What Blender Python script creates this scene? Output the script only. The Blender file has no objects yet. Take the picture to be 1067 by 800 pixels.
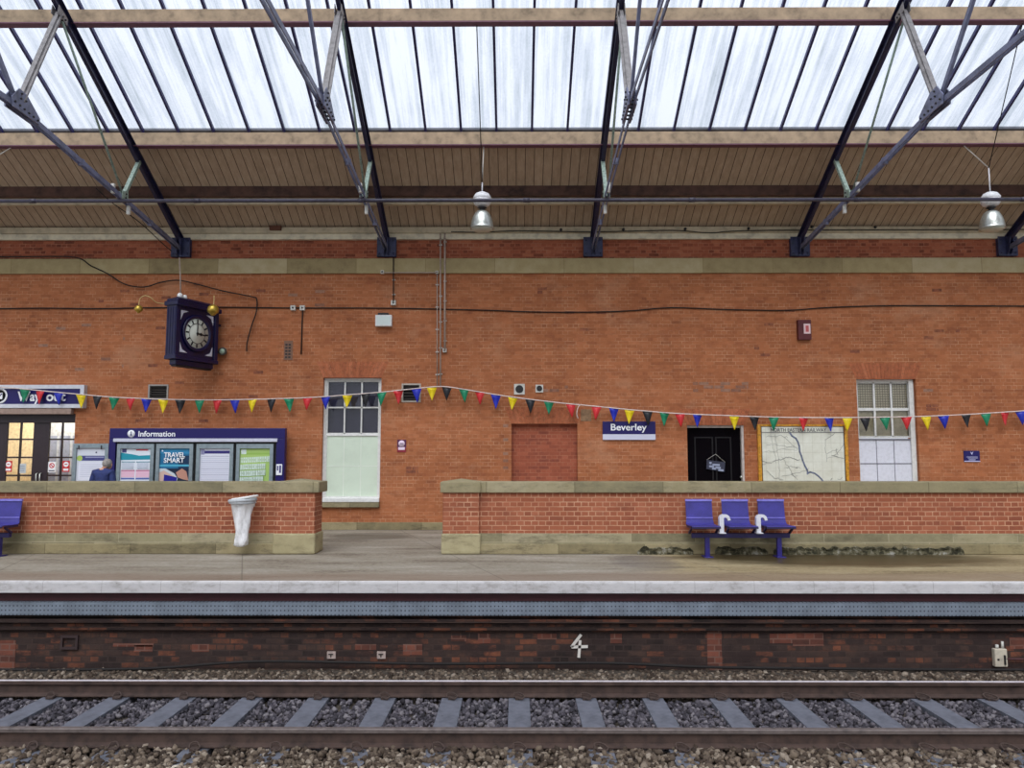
import bpy, bmesh, math, random
import numpy as np
from mathutils import Vector, Matrix
random.seed(7); rng = np.random.default_rng(11)
S = bpy.context.scene
COL = S.collection
PI = math.pi
# ------------------------------------------------------------------ camera geometry
F = 805.0; H = 1.6; TH = math.radians(5.3); PSI = math.radians(0.3)
def ray(u, v):
    a = (u-533.5)/F; b = (400-v)/F
    y = math.cos(TH)-b*math.sin(TH); z = math.sin(TH)+b*math.cos(TH)
    return (a*math.cos(PSI)-y*math.sin(PSI), y*math.cos(PSI)+a*math.sin(PSI), z)
def at(u, v, Y):
    r = ray(u, v); t = Y/r[1]; return Vector((r[0]*t, Y, H+r[2]*t))
def atz(u, v, Z):
    r = ray(u, v); t = (Z-H)/r[2]; return Vector((r[0]*t, r[1]*t, Z))
cam_d = bpy.data.cameras.new('camera'); cam = bpy.data.objects.new('camera', cam_d); COL.objects.link(cam)
cam.location = (0, 0, H); cam.rotation_euler = (PI/2+TH, 0, PSI)
cam_d.sensor_width = 36; cam_d.lens = F/1067*36; cam_d.clip_end = 300
S.camera = cam
W = 17.0          # main wall plane
# ------------------------------------------------------------------ materials
def lin(c):
    return tuple(((x/255)/12.92 if x/255 <= .04045 else ((x/255+.055)/1.055)**2.4) for x in c)+(1,)
class NT:
    def __init__(s, name):
        s.m = bpy.data.materials.new(name); s.m.use_nodes = True; s.t = s.m.node_tree; s.t.nodes.clear()
        s.out = s.t.nodes.new('ShaderNodeOutputMaterial')
    def n(s, ty, **kw):
        o = s.t.nodes.new('ShaderNode'+ty)
        for k, v in kw.items():
            if k.startswith('i_'):
                o.inputs[k[2:].replace('_', ' ')].default_value = v
            else: setattr(o, k, v)
        return o
    def l(s, a, b): s.t.links.new(a, b)
    def coord(s): return s.n('TexCoord').outputs['Object']
    def noise(s, vec, scale, detail=4, rough=.6, scl=None):
        o = s.n('TexNoise'); o.inputs['Scale'].default_value = scale; o.inputs['Detail'].default_value = detail
        o.inputs['Roughness'].default_value = rough
        if scl:
            mp = s.n('Mapping'); mp.inputs['Scale'].default_value = scl; s.l(vec, mp.inputs[0]); vec = mp.outputs[0]
        s.l(vec, o.inputs['Vector']); return o.outputs['Fac']
    def ramp(s, fac, stops):
        r = s.n('ValToRGB'); e = r.color_ramp.elements
        while len(e) < len(stops): e.new(.5)
        for k, (p, c) in enumerate(stops): e[k].position = p; e[k].color = c if len(c) == 4 else lin(c)
        s.l(fac, r.inputs[0]); return r.outputs[0]
    def mix(s, fac, a, b, mode='MIX'):
        o = s.n('MixRGB', blend_type=mode)
        for i, x in ((0, fac), (1, a), (2, b)):
            if isinstance(x, (int, float)): o.inputs[i].default_value = x
            elif isinstance(x, tuple): o.inputs[i].default_value = x if len(x) == 4 else lin(x)
            else: s.l(x, o.inputs[i])
        return o.outputs[0]
    def math(s, op, a, b=0., c=None):
        o = s.n('Math', operation=op)
        for i, x in enumerate((a, b) if c is None else (a, b, c)):
            if isinstance(x, (int, float)): o.inputs[i].default_value = x
            else: s.l(x, o.inputs[i])
        return o.outputs[0]
    def bsdf(s, col, rough=.7, metal=0., bump=None, bs=.3, bd=.01, spec=.5):
        b = s.n('BsdfPrincipled')
        for k, x in (('Base Color', col), ('Roughness', rough), ('Metallic', metal), ('Specular IOR Level', spec)):
            if isinstance(x, (int, float)): b.inputs[k].default_value = x
            elif isinstance(x, tuple): b.inputs[k].default_value = x if len(x) == 4 else lin(x)
            else: s.l(x, b.inputs[k])
        if bump is not None:
            bp = s.n('Bump'); bp.inputs['Strength'].default_value = bs; bp.inputs['Distance'].default_value = bd
            s.l(bump, bp.inputs['Height']); s.l(bp.outputs[0], b.inputs['Normal'])
        s.l(b.outputs[0], s.out.inputs[0]); return b
BLACK = (0, 0, 0, 1); WHITE = (1, 1, 1, 1)
_pc = {}
def paint(c, rough=.5, metal=0., var=.12, scale=14., c2=None):
    """painted or plain surface with a little wear"""
    k = (c, rough, metal, var, scale, c2)
    if k in _pc: return _pc[k]
    t = NT('paint'); co = t.coord(); n = t.noise(co, scale, 5)
    d = tuple(max(0, int(x*(1-var))) for x in c) if c2 is None else c2
    e = tuple(min(255, int(x*(1+var*.6))) for x in c)
    col = t.ramp(n, [(.3, d), (.5, c), (.75, e)])
    t.bsdf(col, rough, metal, n, .08, .004)
    _pc[k] = t.m; return t.m
def flat(c, rough=.55, spec=.4):
    k = ('f', c, rough)
    if k in _pc: return _pc[k]
    t = NT('print'); t.bsdf(c, rough, 0, spec=spec); _pc[k] = t.m; return t.m

def brick_mat(name, tones, mortar, msize=.009, mort=(.35, .9), soot=None, bw=.235, rh=.0765, zoff=0., pale=None, holes=0., bumps=.5, patch=1.2, vertical=False, soft=1., sootr=(.52, .75, .6)):
    t = NT(name); co = t.coord(); sp = t.n('SeparateXYZ'); t.l(co, sp.inputs[0])
    xy = t.math('ADD', sp.outputs[0], sp.outputs[1]); z = t.math('ADD', sp.outputs[2], zoff)
    # slight waviness of courses
    wob = t.math('MULTIPLY', t.math('SUBTRACT', t.noise(co, 6, 2), .5), .012)
    z2 = t.math('ADD', z, wob)
    cb = t.n('CombineXYZ')
    if vertical: t.l(z2, cb.inputs[0]); t.l(xy, cb.inputs[1])
    else: t.l(xy, cb.inputs[0]); t.l(z2, cb.inputs[1])
    b = t.n('TexBrick'); b.offset = .5; b.squash_frequency = 2; b.squash = .5 if not vertical else 1
    for k, v in (('Color1', BLACK), ('Color2', WHITE), ('Mortar', (.5, .5, .5, 1)), ('Scale', 1.), ('Mortar Size', msize), ('Mortar Smooth', .15), ('Bias', 0.), ('Brick Width', bw), ('Row Height', rh)):
        b.inputs[k].default_value = v
    t.l(cb.outputs[0], b.inputs['Vector'])
    fine = t.noise(co, 9, 5, .65); big = t.noise(co, patch, 4, .6, (1, 1, 1.6))
    v = t.math('ADD', t.math('MULTIPLY', b.outputs['Color'], .55*soft), .275*(1-soft))
    v = t.math('ADD', v, t.math('MULTIPLY', fine, .42))
    v = t.math('ADD', v, t.math('MULTIPLY', t.math('SUBTRACT', big, .5), .75))
    n = len(tones); stops = [(.12+.74*i/(n-1), c) for i, c in enumerate(tones)]
    col = t.ramp(v, stops)
    ms = t.noise(co, 2.3, 5, .7, (1, 1, 2.2))
    msk = t.ramp(ms, [(.42, (mort[0],)*3+(1,)), (.66, (mort[1],)*3+(1,))])
    mf = t.math('MULTIPLY', b.outputs['Fac'], msk)
    col = t.mix(mf, col, mortar)
    if pale:
        pn = t.noise(co, .9, 6, .7, (1, 1, 1.3)); pm = t.ramp(pn, [(.55, BLACK), (.68, (.5, .5, .5, 1))])
        col = t.mix(pm, col, pale)
    if soot:
        sn = t.noise(co, 1.7, 6, .75, (1, 1, 2.5)); sm = t.ramp(sn, [(sootr[0], BLACK), (sootr[1], (sootr[2],)*3+(1,))])
        col = t.mix(sm, col, soot)
    if holes:
        vo = t.n('TexVoronoi'); vo.inputs['Scale'].default_value = 1.5; t.l(cb.outputs[0], vo.inputs['Vector'])
        hm = t.math('LESS_THAN', vo.outputs['Distance'], holes)
        col = t.mix(t.math('MULTIPLY', hm, .85), col, (45, 28, 24))
    hb = t.math('SUBTRACT', t.math('MULTIPLY', fine, .5), b.outputs['Fac'])
    t.bsdf(col, .88, 0, hb, bumps, .008, spec=.25)
    return t.m

def stone_mat(name, cols, block=.9, rh=.5, zoff=0., joint=(70, 62, 45), dirt=None, joff=0.):
    t = NT(name); co = t.coord(); sp = t.n('SeparateXYZ'); t.l(co, sp.inputs[0])
    cb = t.n('CombineXYZ'); t.l(t.math('ADD', t.math('ADD', sp.outputs[0], sp.outputs[1]), joff), cb.inputs[0]); t.l(t.math('ADD', sp.outputs[2], zoff), cb.inputs[1])
    b = t.n('TexBrick'); b.offset = .37
    for k, v in (('Color1', BLACK), ('Color2', WHITE), ('Mortar', (.5, .5, .5, 1)), ('Scale', 1.), ('Mortar Size', .006), ('Bias', 0.), ('Brick Width', block), ('Row Height', rh)):
        b.inputs[k].default_value = v
    t.l(cb.outputs[0], b.inputs['Vector'])
    n1 = t.noise(co, 5, 8, .7); n2 = t.noise(co, .9, 3)
    v = t.math('ADD', t.math('MULTIPLY', b.outputs['Color'], .35), t.math('ADD', t.math('MULTIPLY', n1, .5), t.math('MULTIPLY', n2, .25)))
    col = t.ramp(v, [(.2+.55*i/(len(cols)-1), c) for i, c in enumerate(cols)])
    col = t.mix(t.math('MULTIPLY', b.outputs['Fac'], .6), col, joint)
    if dirt:
        dn = t.noise(co, 2.2, 8, .78, (.6, 1, 2)); col = t.mix(t.ramp(dn, [(.5, BLACK), (.68, (.8, .8, .8, 1))]), col, dirt)
    t.bsdf(col, .9, 0, n1, .5, .012, spec=.2); return t.m

M = {}
M['wall'] = brick_mat('red_brick', [(130, 78, 52), (156, 95, 62), (168, 104, 68), (178, 111, 74), (190, 126, 88)], (210, 168, 134), .0055, (.0, .75), soot=(124, 72, 52), pale=(186, 136, 104), holes=.012, patch=.7, soft=.6)
M['frieze'] = brick_mat('frieze_brick', [(108, 58, 43), (142, 78, 56), (158, 90, 64), (172, 104, 76)], (180, 130, 104), .008, (.1, .7), patch=1.5)
M['infill'] = brick_mat('infill_brick', [(122, 66, 54), (146, 80, 60), (160, 88, 64), (174, 100, 76)], (180, 124, 98), .007, (.15, .7), soft=.8)
M['parapet'] = brick_mat('parapet_brick', [(128, 72, 54), (148, 86, 62), (158, 94, 68), (170, 106, 80)], (202, 158, 128), .0075, (.4, .95), soot=(130, 82, 64), patch=1., soft=.75)
M['arch'] = paint((196, 108, 68), .9, 0, .2, 12)
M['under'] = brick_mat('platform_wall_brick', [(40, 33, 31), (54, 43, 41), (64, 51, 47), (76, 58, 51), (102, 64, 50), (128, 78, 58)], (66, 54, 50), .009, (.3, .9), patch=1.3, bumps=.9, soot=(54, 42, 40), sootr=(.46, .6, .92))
M['patch'] = brick_mat('patch_brick', [(76, 50, 43), (108, 64, 52), (136, 82, 66)], (120, 94, 84), .009, (.4, .9), soot=(62, 48, 45))
M['coping'] = stone_mat('coping_stone', [(98, 92, 72), (130, 122, 96), (146, 136, 106), (164, 154, 126)], 1.45, 2., joff=.2, dirt=(96, 92, 76))
M['plinth'] = stone_mat('plinth_stone', [(98, 90, 70), (130, 122, 96), (148, 140, 110), (164, 154, 126)], 1.05, .19, joint=(176, 166, 140), dirt=(92, 86, 70))
M['plinth_low'] = stone_mat('lower_plinth_stone', [(84, 76, 58), (122, 112, 86), (144, 132, 100), (162, 150, 118)], 1.4, 2., dirt=(62, 56, 46))
def worn_plinth():
    # crumbling, mossy stretch of the lower plinth where water runs down
    t = NT('mossy_worn_stone'); co = t.coord(); n = t.noise(co, 4, 9, .8, (1, 1, 1.8)); n2 = t.noise(co, 16, 6, .7); sp = t.n('SeparateXYZ'); t.l(co, sp.inputs[0])
    v = t.math('ADD', t.math('MULTIPLY', n, .65), t.math('MULTIPLY', n2, .35))
    col = t.ramp(v, [(.36, (26, 26, 20)), (.46, (58, 56, 42)), (.53, (104, 98, 76)), (.62, (158, 156, 146))])
    t.bsdf(col, .9, 0, v, 1., .05, spec=.2); return t.m
M['worn'] = worn_plinth()
M['pier_stone'] = stone_mat('pier_stone', [(122, 114, 88), (156, 146, 112), (170, 160, 126), (184, 176, 146)], 3., 2., dirt=(112, 102, 78))
M['band'] = stone_mat('band_stone', [(118, 104, 76), (150, 134, 98), (170, 154, 114), (184, 170, 136)], 1.55, 2., joint=(120, 100, 68))
def boards_mat():
    t = NT('soffit_boards'); co = t.coord(); sp = t.n('SeparateXYZ'); t.l(co, sp.inputs[0])
    x = t.math('DIVIDE', sp.outputs[0], .185); fr = t.math('FRACT', x)
    gap = t.math('LESS_THAN', fr, .075)
    wn = t.n('TexWhiteNoise'); wn.noise_dimensions = '1D'; t.l(t.math('FLOOR', x), wn.inputs['W'])
    n = t.noise(co, 7, 5, .7, (2, .35, 1))
    v = t.math('ADD', t.math('MULTIPLY', wn.outputs['Value'], .12), t.math('MULTIPLY', n, .88))
    col = t.ramp(v, [(.25, (156, 136, 114)), (.5, (176, 154, 130)), (.75, (190, 170, 146))])
    col = t.mix(t.math('MULTIPLY', gap, .85), col, (60, 44, 34))
    t.bsdf(col, .85, 0, t.math('SUBTRACT', 1, gap), .6, .01, spec=.2); return t.m
M['boards'] = boards_mat()
M['plate'] = paint((214, 204, 178), .7, 0, .14, 5)
M['plate2'] = paint((190, 176, 148), .7, 0, .14, 5)
M['purlin'] = paint((162, 141, 116), .85, 0, .2, 6)
M['purlin_dark'] = paint((84, 58, 48), .8, 0, .35, 5)
M['maroon'] = paint((70, 28, 34), .6)
M['navy'] = paint((60, 56, 72), .5, 0, .25, 10)
M['rafter'] = paint((34, 34, 66), .45, 0, .3, 8)
M['greyblue'] = paint((112, 116, 142), .5, 0, .25, 6)
M['strutgrey'] = paint((138, 134, 134), .5, 0, .22, 10)
M['green'] = paint((140, 158, 146), .6, 0, .25, 20)
M['bar'] = paint((48, 46, 96), .5, 0, .2, 8)
M['shoe'] = paint((46, 50, 84), .5, 0, .3, 8)
M['black'] = paint((26, 24, 26), .5)
M['cable'] = paint((26, 21, 20), .8)
M['conduit'] = paint((178, 160, 148), .5)
M['whitep'] = paint((226, 226, 224), .4, 0, .06)
M['offwhite'] = paint((206, 204, 196), .5, 0, .1)
M['signblue'] = flat((28, 20, 92), .35)
M['signframe'] = paint((206, 208, 216), .4, 0, .05)
M['white'] = flat((240, 242, 246), .5)
M['seat'] = None
M['frame_wood'] = paint((224, 224, 220), .45, 0, .07)
M['door_dark'] = paint((46, 34, 40), .4)
M['posterframe'] = paint((142, 156, 162), .35, .3, .1)
M['amber'] = paint((200, 142, 40), .35, 0, .35, 16)
M['brass'] = paint((190, 160, 70), .3, .7, .15)
M['clockblue'] = paint((15, 13, 58), .35, 0, .25, 8)
M['alu'] = paint((205, 208, 200), .3, .75, .12)
M['lampwhite'] = paint((226, 226, 228), .45, 0, .14, 18)
M['rust'] = paint((72, 56, 50), .8, .1, .3, 8)
M['railhead_shine'] = paint((236, 228, 232), .4, .35, .06)  # polished steel; pale colour carries the reflection of the roof glass
M['railhead_shine2'] = paint((116, 106, 103), .5, .4, .2, 12)
M['concrete'] = paint((96, 98, 108), .85, 0, .2, 8)
M['clip'] = paint((70, 56, 50), .8, .1, .2)
M['red'] = paint((84, 20, 24), .5)
def glass_roof():
    t = NT('roof_glazing'); co = t.coord()
    s1 = t.noise(co, 1., 5, .65, (9, .22, .3)); s2 = t.noise(co, 1., 4, .6, (3, .6, 1)); s3 = t.noise(co, 26, 3, .7)
    v = t.math('ADD', t.math('MULTIPLY', s1, .55), t.math('ADD', t.math('MULTIPLY', s2, .35), t.math('MULTIPLY', s3, .10)))
    col = t.ramp(v, [(.30, (.60, .64, .66, 1)), (.44, (.80, .83, .87, 1)), (.55, (.95, .965, 1, 1))])
    tr = t.n('BsdfTransparent'); t.l(col, tr.inputs[0])
    tl = t.n('BsdfTranslucent'); tl.inputs[0].default_value = (.75, .8, .86, 1)
    mx = t.n('MixShader'); mx.inputs[0].default_value = .12
    t.l(tr.outputs[0], mx.inputs[1]); t.l(tl.outputs[0], mx.inputs[2]); t.l(mx.outputs[0], t.out.inputs[0]); return t.m
M['roofglass'] = glass_roof()
def pane_mat():
    t = NT('window_glass'); tr = t.n('BsdfTransparent'); tr.inputs[0].default_value = (.99, 1, 1, 1)
    g = t.n('BsdfGlossy'); g.inputs['Roughness'].default_value = .04
    f = t.n('Fresnel'); f.inputs[0].default_value = 1.5
    mx = t.n('MixShader'); t.l(f.outputs[0], mx.inputs[0]); t.l(tr.outputs[0], mx.inputs[1]); t.l(g.outputs[0], mx.inputs[2]); t.l(mx.outputs[0], t.out.inputs[0]); return t.m
M['pane'] = pane_mat()
def bag_mat():
    t = NT('plastic_bag'); co = t.coord(); n = t.noise(co, 9, 4, .6, (1, 1, .4))
    d = t.n('BsdfPrincipled'); d.inputs['Base Color'].default_value = lin((240, 240, 242)); d.inputs['Roughness'].default_value = .3
    tr = t.n('BsdfTransparent'); tr.inputs[0].default_value = (.92, .92, .92, 1)
    bp = t.n('Bump'); bp.inputs['Strength'].default_value = .8; bp.inputs['Distance'].default_value = .03; t.l(n, bp.inputs['Height']); t.l(bp.outputs[0], d.inputs['Normal'])
    mx = t.n('MixShader'); t.l(t.ramp(n, [(.3, (.55, .55, .55, 1)), (.5, (.97, .97, .97, 1))]), mx.inputs[0]); t.l(tr.outputs[0], mx.inputs[1]); t.l(d.outputs[0], mx.inputs[2]); t.l(mx.outputs[0], t.out.inputs[0]); return t.m
M['bag'] = bag_mat()
def floor_mat():
    t = NT('platform_paving'); co = t.coord(); sp = t.n('SeparateXYZ'); t.l(co, sp.inputs[0])
    n1 = t.noise(co, 1.1, 8, .7, (.45, 1.8, 1)); n2 = t.noise(co, 14, 6, .7); n3 = t.noise(co, .35, 3)
    v = t.math('ADD', t.math('MULTIPLY', n1, .65), t.math('MULTIPLY', n2, .35))
    grey = t.ramp(v, [(.38, (104, 94, 82)), (.48, (138, 129, 114)), (.56, (150, 143, 130)), (.66, (172, 165, 152))])
    tan = t.ramp(v, [(.38, (112, 98, 72)), (.48, (146, 130, 98)), (.56, (158, 144, 112)), (.66, (178, 168, 142))])
    xw = t.math('ADD', sp.outputs[0], t.math('MULTIPLY', t.math('SUBTRACT', n1, .5), 1.5))
    xm = t.n('MapRange'); xm.inputs['From Min'].default_value = 1.7; xm.inputs['From Max'].default_value = 2.5; t.l(xw, xm.inputs[0])
    col = t.mix(xm.outputs[0], grey, tan)
    # reddish worn strip before the edge stones
    ym = t.n('MapRange'); ym.inputs['From Min'].default_value = 10.95; ym.inputs['From Max'].default_value = 10.6; t.l(t.math('ADD', sp.outputs[1], t.math('MULTIPLY', t.math('SUBTRACT', n3, .5), .6)), ym.inputs[0])
    col = t.mix(t.math('MULTIPLY', ym.outputs[0], .6), col, (128, 108, 92))
    # damp stain spreading from the foot of the parapet
    def blot(cx, cy, rx, ry, s):
        dx = t.math('DIVIDE', t.math('SUBTRACT', sp.outputs[0], cx), rx); dy = t.math('DIVIDE', t.math('SUBTRACT', sp.outputs[1], cy), ry)
        d = t.math('ADD', t.math('MULTIPLY', dx, dx), t.math('MULTIPLY', dy, dy))
        d = t.math('ADD', d, t.math('MULTIPLY', t.math('SUBTRACT', n1, .5), 1.1))
        mr = t.n('MapRange'); mr.inputs['From Min'].default_value = 1.1; mr.inputs['From Max'].default_value = .45; mr.inputs['To Max'].default_value = s; t.l(d, mr.inputs[0]); return mr.outputs[0]
    st = blot(5.2, 12.35, 2.7, 1.05, .9)
    col = t.mix(st, col, (58, 48, 28)); st2 = blot(1.95, 11.9, .55, .9, .45); col = t.mix(st2, col, (92, 84, 82))
    st3 = blot(-2.9, 15.6, .9, .8, .55); col = t.mix(st3, col, (84, 76, 64))
    # joints between the large slabs
    jx = t.math('FRACT', t.math('DIVIDE', t.math('ADD', sp.outputs[0], t.math('MULTIPLY', sp.outputs[1], .35)), 3.4)); j = t.math('LESS_THAN', jx, .006)
    col = t.mix(t.math('MULTIPLY', j, .6), col, (100, 92, 80))
    ro = t.math('SUBTRACT', .85, t.math('MULTIPLY', st, .6))
    t.bsdf(col, ro, 0, v, .25, .01, spec=.3); return t.m
M['floor'] = floor_mat()
def edge_mat():
    t = NT('white_painted_edge'); co = t.coord(); n = t.noise(co, 8, 8, .75, (.8, 1, 1.6)); n2 = t.noise(co, 1.2, 3)
    v = t.math('ADD', t.math('MULTIPLY', n, .7), t.math('MULTIPLY', n2, .3))
    col = t.ramp(v, [(.3, (92, 86, 82)), (.37, (166, 161, 158)), (.5, (196, 193, 193)), (.75, (210, 206, 204))])
    sp = t.n('SeparateXYZ'); t.l(co, sp.inputs[0]); j = t.math('LESS_THAN', t.math('FRACT', t.math('DIVIDE', sp.outputs[0], .76)), .008)
    col = t.mix(t.math('MULTIPLY', j, .5), col, (120, 112, 108))
    t.bsdf(col, .7, 0, n, .3, .01); return t.m
M['edge'] = edge_mat()
def perf_mat(c, hole, px, pz, r, z0):
    t = NT('perforated_metal'); co = t.coord(); sp = t.n('SeparateXYZ'); t.l(co, sp.inputs[0])
    fx = t.math('SUBTRACT', t.math('FRACT', t.math('DIVIDE', sp.outputs[0], px)), .5); fz = t.math('SUBTRACT', t.math('FRACT', t.math('DIVIDE', t.math('SUBTRACT', sp.outputs[2], z0), pz)), .5)
    dx = t.math('MULTIPLY', fx, px); dz = t.math('MULTIPLY', fz, pz)
    d = t.math('SQRT', t.math('ADD', t.math('MULTIPLY', dx, dx), t.math('MULTIPLY', dz, dz)))
    h = t.math('LESS_THAN', d, r); n = t.noise(co, 5, 5)
    col = t.ramp(n, [(.3, tuple(int(x*.85) for x in c)), (.6, c), (.8, tuple(min(255, int(x*1.1)) for x in c))])
    col = t.mix(t.math('MULTIPLY', h, .9), col, hole)
    t.bsdf(col, .5, .1, t.math('SUBTRACT', 1, h), .5, .006); return t.m
M['tray'] = perf_mat((126, 136, 148), (40, 44, 56), .05, .056, .0095, -.465)
M['seat'] = perf_mat((64, 58, 146), (28, 22, 84), .016, .016, .0042, 0)
M['benchblue'] = paint((44, 36, 118), .35, 0, .15)
M['benchlip'] = paint((128, 122, 206), .4, 0, .1)
def rock_mat(name, tones):
    t = NT(name); g = t.n('NewGeometry'); co = t.coord(); n = t.noise(co, 30, 3)
    v = t.math('ADD', t.math('MULTIPLY', g.outputs['Random Per Island'], .75), t.math('MULTIPLY', n, .25))
    col = t.ramp(v, [(.05+.9*i/(len(tones)-1), c) for i, c in enumerate(tones)])
    t.bsdf(col, .85, 0, t.noise(co, 60, 3), .4, .006, spec=.3); return t.m
M['rock_grey'] = rock_mat('grey_ballast', [(34, 31, 35), (56, 53, 59), (76, 72, 79), (98, 93, 99), (130, 125, 128)])
M['rock_brown'] = rock_mat('brown_ballast', [(38, 30, 25), (66, 54, 45), (88, 76, 65), (112, 98, 84), (160, 148, 134)])
M['rock_pale'] = rock_mat('pale_ballast', [(66, 56, 48), (112, 98, 84), (146, 132, 116), (172, 160, 142), (206, 198, 184)])
def ground_mat():
    t = NT('track_bed'); co = t.coord(); n = t.noise(co, 18, 8, .8); t.bsdf(t.ramp(n, [(.3, (44, 38, 34)), (.55, (84, 74, 64)), (.75, (120, 108, 94))]), .95, 0, n, 1., .03); return t.m
M['ground'] = ground_mat()
# ------------------------------------------------------------------ mesh builder
class MB:
    def __init__(s): s.v = []; s.f = []; s.mi = []; s.sm = []; s.m = 0; s.smooth = False
    def add(s, vs, fs, smooth=None):
        o = len(s.v); s.v += [Vector(p) for p in vs]
        for f in fs: s.f.append([i+o for i in f]); s.mi.append(s.m); s.sm.append(s.smooth if smooth is None else smooth)
        return s
    def box(s, x0, x1, y0, y1, z0, z1, b=0.):
        if b <= 0:
            vs = [(x, y, z) for x in (x0, x1) for y in (y0, y1) for z in (z0, z1)]
            return s.add(vs, [(0, 1, 3, 2), (4, 6, 7, 5), (0, 4, 5, 1), (2, 3, 7, 6), (0, 2, 6, 4), (1, 5, 7, 3)])
        bm = bmesh.new(); bmesh.ops.create_cube(bm, size=1)
        for v in bm.verts: v.co = Vector(((x0+x1)/2+v.co.x*(x1-x0), (y0+y1)/2+v.co.y*(y1-y0), (z0+z1)/2+v.co.z*(z1-z0)))
        bmesh.ops.bevel(bm, geom=bm.edges[:], offset=b, segments=2, affect='EDGES', profile=.5)
        bm.verts.index_update(); s.add([v.co.copy() for v in bm.verts], [[v.index for v in f.verts] for f in bm.faces]); bm.free(); return s
    def bar(s, p, q, w, h, up=(0, 0, 1)):
        p = Vector(p); q = Vector(q); d = (q-p).normalized(); up = Vector(up)
        if abs(d.dot(up)) > .98: up = Vector((1, 0, 0))
        sd = d.cross(up).normalized()*w/2; u2 = sd.cross(d).normalized()*h/2
        vs = [e+a*sd+b*u2 for e in (p, q) for a, b in ((-1, -1), (1, -1), (1, 1), (-1, 1))]
        return s.add(vs, [(3, 2, 1, 0), (4, 5, 6, 7), (0, 1, 5, 4), (1, 2, 6, 5), (2, 3, 7, 6), (3, 0, 4, 7)])
    def tube(s, pts, r, n=8, closed=False, rs=None):
        pts = [Vector(p) for p in pts]; k = len(pts); vs = []; fs = []; prev = None
        for i, p in enumerate(pts):
            a = pts[(i-1) % k] if (closed or i > 0) else p; b = pts[(i+1) % k] if (closed or i < k-1) else p
            d = (b-a).normalized()
            if prev is None:
                up = Vector((0, 0, 1)) if abs(d.z) < .9 else Vector((1, 0, 0)); sd = d.cross(up).normalized()
            else: sd = (prev-d*prev.dot(d)).normalized()
            prev = sd; u2 = sd.cross(d); rr = rs[i] if rs else r
            for j in range(n): t = 2*PI*j/n; vs.append(p+sd*math.cos(t)*rr+u2*math.sin(t)*rr)
        for i in range(k if closed else k-1):
            for j in range(n):
                a = i*n+j; b = i*n+(j+1) % n; c = ((i+1) % k)*n+(j+1) % n; d = ((i+1) % k)*n+j; fs.append((a, b, c, d))
        if not closed: fs.append(list(range(n))[::-1]); fs.append([(k-1)*n+j for j in range(n)])
        return s.add(vs, fs, True)
    def lathe(s, prof, c, n=24, axis='z', smooth=True, cap=True):
        """prof: (radius, height) pairs"""
        c = Vector(c); vs = []; fs = []; k = len(prof)
        for r, h in prof:
            for j in range(n):
                t = 2*PI*j/n; a, b = r*math.cos(t), r*math.sin(t)
                vs.append(c+(Vector((a, b, h)) if axis == 'z' else Vector((a, h, b)) if axis == 'y' else Vector((h, a, b))))
        for i in range(k-1):
            for j in range(n): fs.append((i*n+j, i*n+(j+1) % n, (i+1)*n+(j+1) % n, (i+1)*n+j))
        if cap and prof[0][0] > 0: fs.append(list(range(n)))
        if cap and prof[-1][0] > 0: fs.append([(k-1)*n+j for j in range(n)][::-1])
        return s.add(vs, fs, smooth)
    def cyl(s, p, q, r, n=12): return s.tube([p, q], r, n)
    def prism(s, pts, y0, y1):
        """polygon in xz extruded along y"""
        k = len(pts); vs = [(x, y0, z) for x, z in pts]+[(x, y1, z) for x, z in pts]
        fs = [list(range(k)), list(range(k, 2*k))[::-1]]+[(i, i+k, (i+1) % k+k, (i+1) % k) for i in range(k)]
        return s.add(vs, fs, False)
    def xprism(s, pts, x0, x1):
        k = len(pts); vs = [(x0, y, z) for y, z in pts]+[(x1, y, z) for y, z in pts]
        fs = [list(range(k))[::-1], list(range(k, 2*k))]+[(i, (i+1) % k, (i+1) % k+k, i+k) for i in range(k)]
        return s.add(vs, fs, False)
    def build(s, name, mats, parent=None, origin=None):
        off = Vector(parent['_o']) if parent is not None and '_o' in parent else (Vector(origin) if origin is not None else Vector((0, 0, 0)))
        me = bpy.data.meshes.new(name); me.from_pydata([tuple(v-off) for v in s.v], [], s.f)
        if not isinstance(mats, (list, tuple)): mats = [mats]
        for m in mats: me.materials.append(m)
        me.polygons.foreach_set('material_index', s.mi); me.polygons.foreach_set('use_smooth', s.sm)
        bm = bmesh.new(); bm.from_mesh(me); bmesh.ops.recalc_face_normals(bm, faces=bm.faces[:]); bm.to_mesh(me); bm.free(); me.update()
        o = bpy.data.objects.new(name, me); COL.objects.link(o)
        if parent is not None: o.parent = parent; o['_o'] = tuple(off)
        elif origin is not None: o.location = origin; o['_o'] = tuple(off)
        else: o['_o'] = (0, 0, 0)
        return o
def tag(o, label=None, cat=None, group=None, kind=None):
    if label: o['label'] = label
    if cat: o['category'] = cat
    if group: o['group'] = group
    if kind: o['kind'] = kind
    return o
def thing(name, label, cat, loc, group=None):
    o = bpy.data.objects.new(name, None); COL.objects.link(o); o.location = loc; o['_o'] = tuple(loc); o.empty_display_size = .1
    return tag(o, label, cat, group)
def copy_tree(o, parent=None):
    c = o.copy(); COL.objects.link(c)
    if parent is not None: c.parent = parent
    for ch in [x for x in o.children]: copy_tree(ch, c)
    return c
def spline(pts, n=6):
    P = [Vector(p) for p in pts]; out = []
    for i in range(len(P)-1):
        a = P[max(i-1, 0)]; b = P[i]; c = P[i+1]; d = P[min(i+2, len(P)-1)]
        for j in range(n):
            t = j/n; out.append(.5*((2*b)+(c-a)*t+(2*a-5*b+4*c-d)*t*t+(3*b-a-3*c+d)*t**3))
    out.append(P[-1]); return out
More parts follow.
